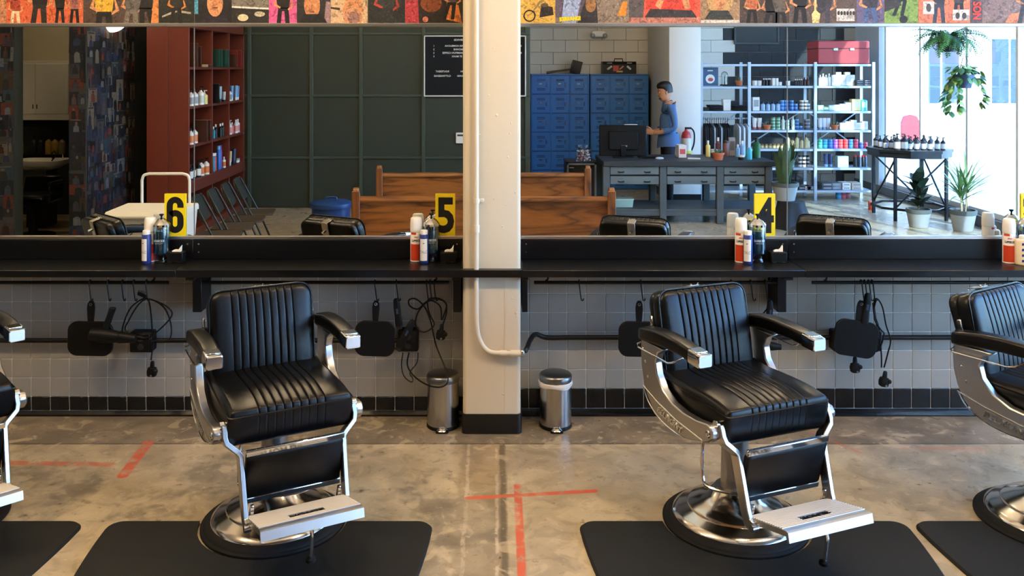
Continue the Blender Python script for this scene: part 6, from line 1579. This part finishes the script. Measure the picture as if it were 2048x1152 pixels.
poster(1402, 1480, (150, 120, 90), [('disc', .5, .14, .075, .10, (186, 146, 96)), ('disc', .48, .13, .034, .06, SK, .001), ('poly', [(.1, .02), (.85, .02), (.7, .07), (.25, .07)], (50, 54, 50), .0015), ('poly', [(0, 0), (1, 0), (1, .016), (0, .016)], (196, 190, 180), .0015)], 'poster of a long-haired head with a pale strip below')
poster(1480, 1580, (70, 56, 48), [('fig', .25, -.02, .20, 0, (176, 96, 60), DKC, SK, BLN), ('fig', .6, -.06, .26, .1, DKC, DKC, SK, (186, 140, 90)), ('fig', .85, -.04, .22, -.1, (90, 80, 70), DKC, SK, BLN)], 'brown poster of three crouching figures')
poster(1580, 1714, (86, 70, 62), [('fig', .16, -.03, .26, 0, DKC, DKC, SK, DKC), ('fig', .48, -.05, .28, .1, (50, 46, 50), (60, 56, 66), SK, DKC), ('poly', [(.34, 0), (.44, 0), (.46, .05), (.40, .07), (.40, .15), (.37, .15), (.37, .07), (.33, .05)], (226, 200, 130), .001), ('poly', [(.70, .01), (.97, .01), (.97, .08), (.70, .08)], (200, 194, 186), .001)] + [('disc', .73 + i * .045, .055, .007, .012, (50, 46, 44), .002) for i in range(6)], 'brown poster with a pale guitar and a small group photo')
poster(1714, 1770, (96, 84, 116), [('fig', .5, -.05, .28, 0, (50, 44, 54), (70, 90, 130), SK, (110, 80, 60))], 'purple-grey poster of a figure with folded hands')
poster(1770, 1838, (120, 150, 70), [('fig', .4, .04, .2, .3, DKC, DKC, SK, (60, 40, 30)), ('disc', .56, .02, .024, .022, (34, 30, 34)), ('poly', [(0, .06), (.5, .10), (.4, .15), (0, .15)], (50, 44, 44))], 'green poster above the right mirror')
poster(1838, 1942, (214, 116, 84), [('fig', .40, -.0, .22, 0, (44, 46, 56), (50, 56, 72), SK, DKC), ('fig', .78, .02, .20, 0, (70, 60, 60), DKC, SK, DKC), ('poly', [(.09, .05), (.30, .05), (.30, .12), (.09, .12)], (226, 220, 212), .001), ('disc', .195, .085, .014, .024, (70, 66, 64), .002), ('poly', [(.66, .015), (.98, .015), (.98, .075), (.66, .075)], (206, 200, 192), .001), ('disc', .75, .04, .012, .018, (60, 56, 54), .002), ('disc', .88, .04, .012, .018, (60, 56, 54), .002)], 'orange-pink poster with two small black and white photographs')
poster(1942, 1966, (84, 76, 82), [('text', 'SON', .5, .068, .062, (226, 70, 60), .8, -PI / 2)], 'narrow grey poster with vertical red letters')
poster(1966, 2120, (130, 108, 104), [('fig', .55, -.02, .26, .1, (74, 66, 72), (60, 56, 60), SK, DKC), ('poly', [(.30, 0), (.45, 0), (.5, .06), (.36, .05)], (226, 130, 90))], 'greyish poster at the far right above the mirror')

# ================================================================ PLANTS
M_pot = mat('pot_stone', (150, 156, 156), .7, var=.08, bump=.2, bscale=60); M_potrim = mat('pot_rim_dark', (84, 92, 92), .6)
M_soil = mat('soil', (44, 36, 28), .9, var=.3)
M_green1 = mat('leaf_green', (64, 104, 58), .4, var=.3, scale=18); M_green2 = mat('leaf_dark', (34, 52, 44), .28, var=.25, scale=10); M_green3 = mat('leaf_fern', (58, 100, 52), .5, var=.3, scale=20)
def planter(t, r, h):
    G().lathe([(0, 0), (r * .70, 0), (r * .74, h * .02), (r * .98, h * .80), (0, h * .80)], n=28).obj('pot', M_pot, t)
    G().lathe([(r * .98, h * .78), (r * 1.05, h * .80), (r * 1.05, h), (r * .94, h), (r * .92, h * .9), (0, h * .9)], n=28).obj('pot_rim', M_potrim, t)
    G().lathe([(0, h * .88), (r * .92, h * .88), (r * .9, h * .92), (0, h * .93)], n=20).obj('soil', M_soil, t)
def blade(L_, w, bend, n=7, fold=.15):        # leaf along +z bending to +x
    v = []; f = []
    for i in range(n + 1):
        u = i / n; a = bend * u
        x = L_ * (1 - math.cos(a)) / max(bend, 1e-3) if bend > .01 else 0; z = L_ * math.sin(a) / max(bend, 1e-3) if bend > .01 else L_ * u
        ww = w * (math.sin(PI * min(1, .12 + u * .88)) ** .7 if u < .999 else .02)
        v += [(x - fold * ww * .5, -ww, z), (x, 0, z), (x - fold * ww * .5, ww, z)]
        if i: 
            b = 3 * i
            f += [(b - 3, b - 2, b + 1, b), (b - 2, b - 1, b + 2, b + 1)]
    return v, f
def leaf_mesh(name, L_, w, bend, m, n=7, fold=.15):
    v, f = blade(L_, w, bend, n, fold); g = G().add(v, f); return g.mesh(name, m, 60, recalc=False)
rnd = random.Random(4)
# snake plant on its dark stand
q = rf(1570, 455, 10.97)
stn = thing('plant_stand', 'dark cloth-draped stand under the snake plant', 'stand', (q.x + .06, q.y, 0))
rs = []
for z, r in ((0, .235), (.02, .228), (.15, .19), (.28, .155), (.325, .15), (.33, .13)):
    rs.append([((r + (.022 * math.sin(7 * a) + .012 * math.sin(13 * a + 1)) * (1 - z / .36)) * math.cos(a) * (1.15 if math.cos(a) > 0 else 1), (r + .02 * math.sin(7 * a) * (1 - z / .36)) * math.sin(a), z) for a in [2 * PI * i / 64 for i in range(64)]])
G().rings(rs).obj('drape', mat('dark_cloth', (26, 32, 42), .65, var=.1), stn)
sp_ = thing('snake_plant', 'snake plant with tall upright leaves in a pale pot at the end of the desk', 'plant', (q.x, q.y, .331))
planter(sp_, .155, .22)
lm = [leaf_mesh('leaf', h, .044, b, mat('snake_leaf', (70, 96, 66), .4, var=.45, scale=30, stretch=(1, 1, 3)), 8, .3) for h, b in ((.52, .15), (.44, .3), (.36, .45), (.48, .08))]
for i in range(24):
    a = rnd.uniform(0, 2 * PI); r = rnd.uniform(.01, .09); link('leaf', lm[i % 4], sp_, (r * math.cos(a), r * math.sin(a), .19), (rnd.uniform(-.1, .1), rnd.uniform(0, .18), a))
# rubber plant
q = rf(1837, 454, 11.0)
rp = thing('rubber_plant', 'dark glossy rubber plant in a pale pot below the black table', 'plant', (q.x, q.y, 0)); planter(rp, .14, .225)
st = G().tube([(0, 0, .2), (.01, .01, .36), (-.01, .0, .50)], .008, 6).obj('stem', mat('stem_brown', (80, 66, 46), .7), rp)
lm = [leaf_mesh('leaf', h, w, .7, M_green2, 7, .25) for h, w in ((.24, .062), (.20, .052), (.27, .068))]
for i in range(20):
    a = i * 2.4; z = .24 + .016 * i; link('leaf', lm[i % 3], rp, (0, 0, z), (0, rnd.uniform(.55, 1.25) - .03 * i, a))
# dracaena
q = rf(1926, 461, 10.76)
dr_ = thing('dracaena', 'spiky green dracaena in a pale pot by the window', 'plant', (q.x, q.y, 0)); planter(dr_, .145, .25)
lm = [leaf_mesh('leaf', h, .012, b, mat('dracaena_leaf', (96, 136, 84), .4, var=.25, scale=14), 6, .2) for h, b in ((.44, .5), (.38, .9), (.50, .3))]
for k, (x, y, z) in enumerate(((-.03, 0, .42), (.04, .02, .47), (.0, -.03, .36))):
    G().tube([(x * .6, y * .6, .22), (x, y, z)], .008, 6).obj('cane', mat('cane_pale', (176, 160, 130), .7), dr_)
    for i in range(22):
        a = i * 2.4 + k; link('leaf', lm[i % 3], dr_, (x, y, z - .03 + .003 * i), (0, 1.25 - .05 * i, a))
# hanging fern
q = rf(1905, 100, 11.0)
fn = thing('hanging_fern', 'large hanging fern in a dark pot in front of the window', 'plant', (q.x - .05, q.y, 2.14))
G().lathe([(0, 0), (.09, 0), (.125, .17), (.13, .18), (.115, .18), (.1, .16), (0, .16)], n=20).obj('pot', mat('dark_pot', (40, 46, 52), .4), fn)
for a in (0, 2.1, 4.2): G().tube([(.12 * math.cos(a), .12 * math.sin(a), .18), (0, 0, .75), (0, 0, ZC - 2.14)], .003, 5).obj('hanger_cord', M_blackmetal, fn)
def frond(L_, bend):
    g = G(); n = 16
    def pos(u):
        a = bend * u; return Vector((L_ * math.sin(a) / bend * .95, 0, L_ * (math.cos(a * .9) - 1) / bend * 1.0 + .16 * u))
    for i in range(n):
        p0, p1 = pos(i / n), pos((i + 1) / n); w = .05 * math.sin(PI * (.12 + .85 * i / n)) + .006
        g.add([p0 + Vector((0, .003, 0)), p1 + Vector((0, .003, 0)), p1 - Vector((0, .003, 0)), p0 - Vector((0, .003, 0))], [(0, 1, 2, 3)])
        for s_ in (-1, 1):
            m_ = p0.lerp(p1, .5); g.add([p0, p0.lerp(p1, .85), m_ + Vector((.012, s_ * w, -.012))], [(0, 1, 2)])
    return g.mesh('frond', M_green3, 60, recalc=False)
fm = [frond(.60, 1.5), frond(.52, 1.9), frond(.66, 1.2), frond(.44, 2.2)]
for i in range(84): link('frond', fm[i % 4], fn, (0, 0, .15 + rnd.uniform(0, .05)), (rnd.uniform(-.3, .3), rnd.uniform(-.55, .25), i * 2.4))
# hanging pothos
q = rf(1928, 175, 10.45)
po = thing('hanging_pothos', 'hanging plant with trailing heart-shaped leaves below the fern', 'plant', (q.x, q.y, 1.71))
G().lathe([(0, 0), (.075, 0), (.115, .14), (.12, .16), (.105, .16), (.09, .14), (0, .14)], n=20).obj('pot', mat('blue_pot', (56, 76, 104), .3), po)
for a in (0.5, 2.6, 4.7): G().tube([(.11 * math.cos(a), .11 * math.sin(a), .16), (0, 0, .40), (0, 0, ZC - 1.71)], .003, 5).obj('hanger_cord', M_blackmetal, po)
hv = [(0, 0), (.020, -.032), (.048, -.036), (.075, -.020), (.10, 0), (.075, .020), (.048, .036), (.020, .032)]
hm = []
for m_ in (M_green1, mat('leaf_light', (120, 160, 80), .4, var=.2, scale=12), mat('leaf_mid', (50, 88, 56), .35, var=.2)):
    hm.append(G().add([(a, b, -abs(b) * .25 - a * a * 2) for a, b in hv] + [(.05, 0, .004)], [(i, (i + 1) % 8, 8) for i in range(8)]).mesh('leaf', m_, 60, recalc=False))
for i in range(46):
    a = i * 2.4; r = rnd.uniform(.03, .17); z = .19 + rnd.uniform(-.05, .10) - r * .25
    link('leaf', hm[(i * 7) % 5 % 3], po, (r * math.cos(a), r * math.sin(a), z), (rnd.uniform(-.5, .5), rnd.uniform(-.1, .9), a))
for k, (ax, ln_) in enumerate(((2.9, .42), (3.5, .36), (2.3, .30), (.4, .16))):
    P = smooth([(.1 * math.cos(ax), .1 * math.sin(ax), .15), (.17 * math.cos(ax), .17 * math.sin(ax), .05), (.20 * math.cos(ax), .2 * math.sin(ax), -.10), (.17 * math.cos(ax), .17 * math.sin(ax), -.10 - ln_ * .4)], 4)
    G().tube(P, .003, 5).obj('vine', M_green1, po)
    for i, p in enumerate(P[1:]): link('leaf', hm[(i + k) % 3], po, p, (rnd.uniform(-.5, .5), rnd.uniform(.3, 1.2), ax + rnd.uniform(-1.4, 1.4)))
# ================================================================ THE MAN BEHIND THE DESK (faces left in the mirror)
def skin_body():
    me = bpy.data.meshes.new('body'); V = []; Rr = []; Ed = []
    def ch(pts, start=None):
        prev = start
        for p, r in pts:
            V.append(p); Rr.append(r); i = len(V) - 1
            if prev is not None: Ed.append((prev, i))
            prev = i
        return prev
    # x forward = -x (facing), y lateral
    pel = ch([((0, 0, .93), (.135, .155))])
    ch([((.0, 0, 1.04), (.120, .145)), ((-.01, 0, 1.18), (.120, .150)), ((.0, 0, 1.31), (.115, .165)), ((.01, 0, 1.41), (.085, .12)), ((-.005, 0, 1.465), (.055, .055)), ((-.03, 0, 1.50), (.052, .052))], pel)
    chest = 3
    for s_ in (-1, 1):
        sh = ch([((.015, s_ * .165, 1.395), (.062, .062)), ((.035, s_ * .205, 1.30), (.053, .053)), ((.055, s_ * .225, 1.13), (.046, .046)), ((-.04, s_ * .20, 1.075), (.040, .040)), ((-.17, s_ * .14, 1.05), (.030, .030)), ((-.225, s_ * .105, 1.052), (.026, .034))], 4)
        lg = ch([((.0, s_ * .095, .86), (.098, .090)), ((-.01, s_ * .10, .66), (.078, .075)), ((-.005, s_ * .10, .48), (.056, .056)), ((.012, s_ * .10, .30), (.050, .048)), ((.015, s_ * .10, .09), (.038, .038)), ((.0, s_ * .105, .05), (.042, .042)), ((-.10, s_ * .11, .035), (.040, .030)), ((-.17, s_ * .112, .03), (.03, .024))], pel)
    me.from_pydata(V, Ed, []); o = bpy.data.objects.new('tmp_body', me); COL.objects.link(o)
    sk = o.modifiers.new('skin', 'SKIN'); sk.use_smooth_shade = True
    for i, r in enumerate(Rr): me.skin_vertices[0].data[i].radius = r
    me.skin_vertices[0].data[0].use_root = True
    ss = o.modifiers.new('sub', 'SUBSURF'); ss.levels = 2; ss.render_levels = 2
    bpy.context.view_layer.update()
    m2 = bpy.data.meshes.new_from_object(o.evaluated_get(bpy.context.evaluated_depsgraph_get()))
    bpy.data.objects.remove(o)
    return m2
M_skin = mat('skin', (196, 140, 108), .5, var=.06); M_shirt = mat('denim_shirt', (72, 104, 148), .8, var=.18, scale=60); M_trs = mat('dark_trousers', (26, 28, 36), .8, var=.15); M_shoe = mat('brown_shoe', (44, 34, 28), .5); M_hair = mat('black_hair', (20, 18, 18), .5, var=.2, scale=60)
man = thing('person', 'man in a blue shirt standing behind the desk, looking down at his hands', 'person', ((1336 - CX) * 12.55 / F, ry(12.55), 0), 0)
b_ = skin_body(); b_.name = 'body'; b_.materials.clear()
for m_ in (M_shirt, M_skin, M_trs, M_shoe): b_.materials.append(m_)
for p in b_.polygons:
    c = p.center; k = 0
    if c.z < .075 or (c.z < .09 and c.x < -.04): k = 3
    elif c.z < .86: k = 2
    elif c.z > 1.445: k = 1
    elif c.x < -.075 and c.z < 1.13: k = 1 if c.x < -.075 and abs(c.y) > .05 and c.x < -.08 and c.z < 1.12 and abs(c.y) > .07 else 0
    p.material_index = k; p.use_smooth = True
link('body', b_, man)
# shirt tail
rs = []
for z, kx, ky in ((.82, .95, .98), (.86, .96, .98), (.94, .93, .95), (1.0, .86, .90), (1.04, .76, .82)):
    rs.append([((.158 * kx) * math.cos(a) + (.015 if math.cos(a) > 0 else 0), .178 * ky * math.sin(a), z + (.05 * abs(math.sin(a)) if z < .85 else 0)) for a in [2 * PI * i / 28 for i in range(28)]])
G().rings(rs, cap=False).obj('shirt_tail', M_shirt, man, recalc=False)
# collar
G().rings([[(-.005 + (r) * math.cos(a), r * math.sin(a), z + .012 * math.cos(a)) for a in [2 * PI * i / 18 for i in range(18)]] for z, r in ((1.43, .075), (1.47, .068), (1.485, .064), (1.44, .08))], cap=False).obj('collar', M_shirt, man, recalc=False)
for s_ in (-1, 1):
    c = Vector((-.045, s_ * .202, 1.078)); G().tube([c + Vector((.03, s_ * .006, .012)), c + Vector((-.05, s_ * -.014, -.006))], [.047, .044], 12).obj('rolled_cuff', M_shirt, man)
# head
rs = []
hd = Vector((-.045, 0, 1.61))
for i in range(15):
    v = i / 14; z = -.125 + .245 * v
    k = math.sin(PI * min(.999, max(.001, .10 + .88 * v))) ** .55
    fx = {0: .055, 1: .075, 2: .084, 3: .088, 4: .090, 5: .090, 6: .092, 7: .094, 8: .092, 9: .092, 10: .090, 11: .085, 12: .075, 13: .055, 14: .02}[i]
    bk = {0: .03, 1: .04, 2: .055, 3: .066, 4: .078, 5: .088, 6: .095, 7: .100, 8: .102, 9: .102, 10: .099, 11: .091, 12: .078, 13: .056, 14: .02}[i]
    sd = {0: .030, 1: .046, 2: .056, 3: .062, 4: .066, 5: .069, 6: .072, 7: .074, 8: .075, 9: .075, 10: .073, 11: .068, 12: .058, 13: .042, 14: .015}[i]
    ring = []
    for j in range(24):
        a = 2 * PI * j / 24; cx = math.cos(a); x = (-fx * cx if cx > 0 else -bk * cx); y = sd * math.sin(a)
        if abs(a) < .15 or abs(a - 2 * PI) < .15:
            x += {5: -.016, 6: -.020, 7: -.012, 8: -.003, 3: -.004, 2: -.003, 4: .002}.get(i, 0)
        elif (abs(a) < .45 or abs(a - 2 * PI) < .45) and i == 8: x += .008
        ring.append(hd + Matrix.Rotation(-.14, 3, 'Y') @ Vector((x, y, z)))
    rs.append(ring)
G().rings(rs).obj('head', M_skin, man, sm=70)
RH = Matrix.Rotation(-.14, 3, 'Y')
def hp3(x, y, z): return hd + RH @ Vector((x, y, z))
hair = G(); rs = []
for z, fx, bk, sd in ((-.02, -.045, .112, .082), (.02, -.01, .115, .085), (.045, .045, .115, .085), (.062, .098, .114, .085), (.095, .104, .108, .082), (.125, .088, .092, .070), (.145, .05, .06, .045), (.152, .015, .02, .015)):
    rs.append([hp3((-fx * math.cos(a) if math.cos(a) > 0 else -bk * math.cos(a)), sd * math.sin(a), z) for a in [2 * PI * i / 24 for i in range(24)]])
hair.rings(rs).obj('hair', M_hair, man, sm=70)
G().ell(hp3(-.066, 0, -.082), (.030, .040, .026), 12, 8).obj('beard', mat('stubble', (86, 64, 54), .7), man)
G().box(hp3(-.092, 0, -.048), (.012, .040, .010), .003, RH).obj('moustache', mat('moustache_dark', (46, 34, 30), .7), man)
for s_ in (-1, 1):
    G().ell(hp3(.008, s_ * .076, -.008), (.018, .010, .030), 10, 8).obj('ear', M_skin, man)
    e = G().ell(hp3(-.080, s_ * .032, .004), (.010, .012, .008), 10, 6).obj('eye', M_white, man)
    G().ell(hp3(-.0885, s_ * .032, .002), (.003, .005, .005), 8, 5).obj('iris', M_print, e)
    G().box(hp3(-.088, s_ * .034, .026), (.010, .036, .008), .003, RH).obj('eyebrow', M_hair, man)
# hands: palm plus five fingers each, held together around a small phone
for s_ in (-1, 1):
    w = Vector((-.232, s_ * .100, 1.052)); g = G()
    f = Vector((-.8, -s_ * .45, .1)).normalized(); up = Vector((0, 0, 1)); sd = f.cross(up).normalized()
    g.rings([[w + f * u + sd * q[0] + up * q[1] for q in rrect(.030 * k, .078 * k, .012, 3)] for u, k in ((-.015, .75), (.01, .95), (.05, 1.0), (.075, .95))])
    for i, (o_, L_) in enumerate(((.028, .066), (.010, .076), (-.009, .070), (-.028, .054))):
        b0 = w + f * .070 + up * o_; cdir = (f * .75 + sd * (s_ * -.55)).normalized()
        g.tube([b0, b0 + f * L_ * .4, b0 + f * L_ * .4 + cdir * L_ * .35, b0 + f * L_ * .35 + cdir * L_ * .6 - up * .004], [.0095, .0090, .0082, .0065], 8)
    t0 = w + f * .015 + up * .030; g.tube([t0, t0 + up * .026 + f * .018, t0 + up * .036 + f * .045], [.0115, .010, .008], 8)
    g.obj('hand', M_skin, man, sm=60)
ph = thing('phone', 'small pale phone held in the hands of the man behind the desk', 'phone', Vector(man.location) + Vector((-.345, -.0, 1.075)))
G().box((0, 0, 0), (.075, .075, .009), .003, Matrix.Rotation(.5, 3, 'Y')).obj('case', mat('phone_grey', (150, 156, 160), .3), ph)
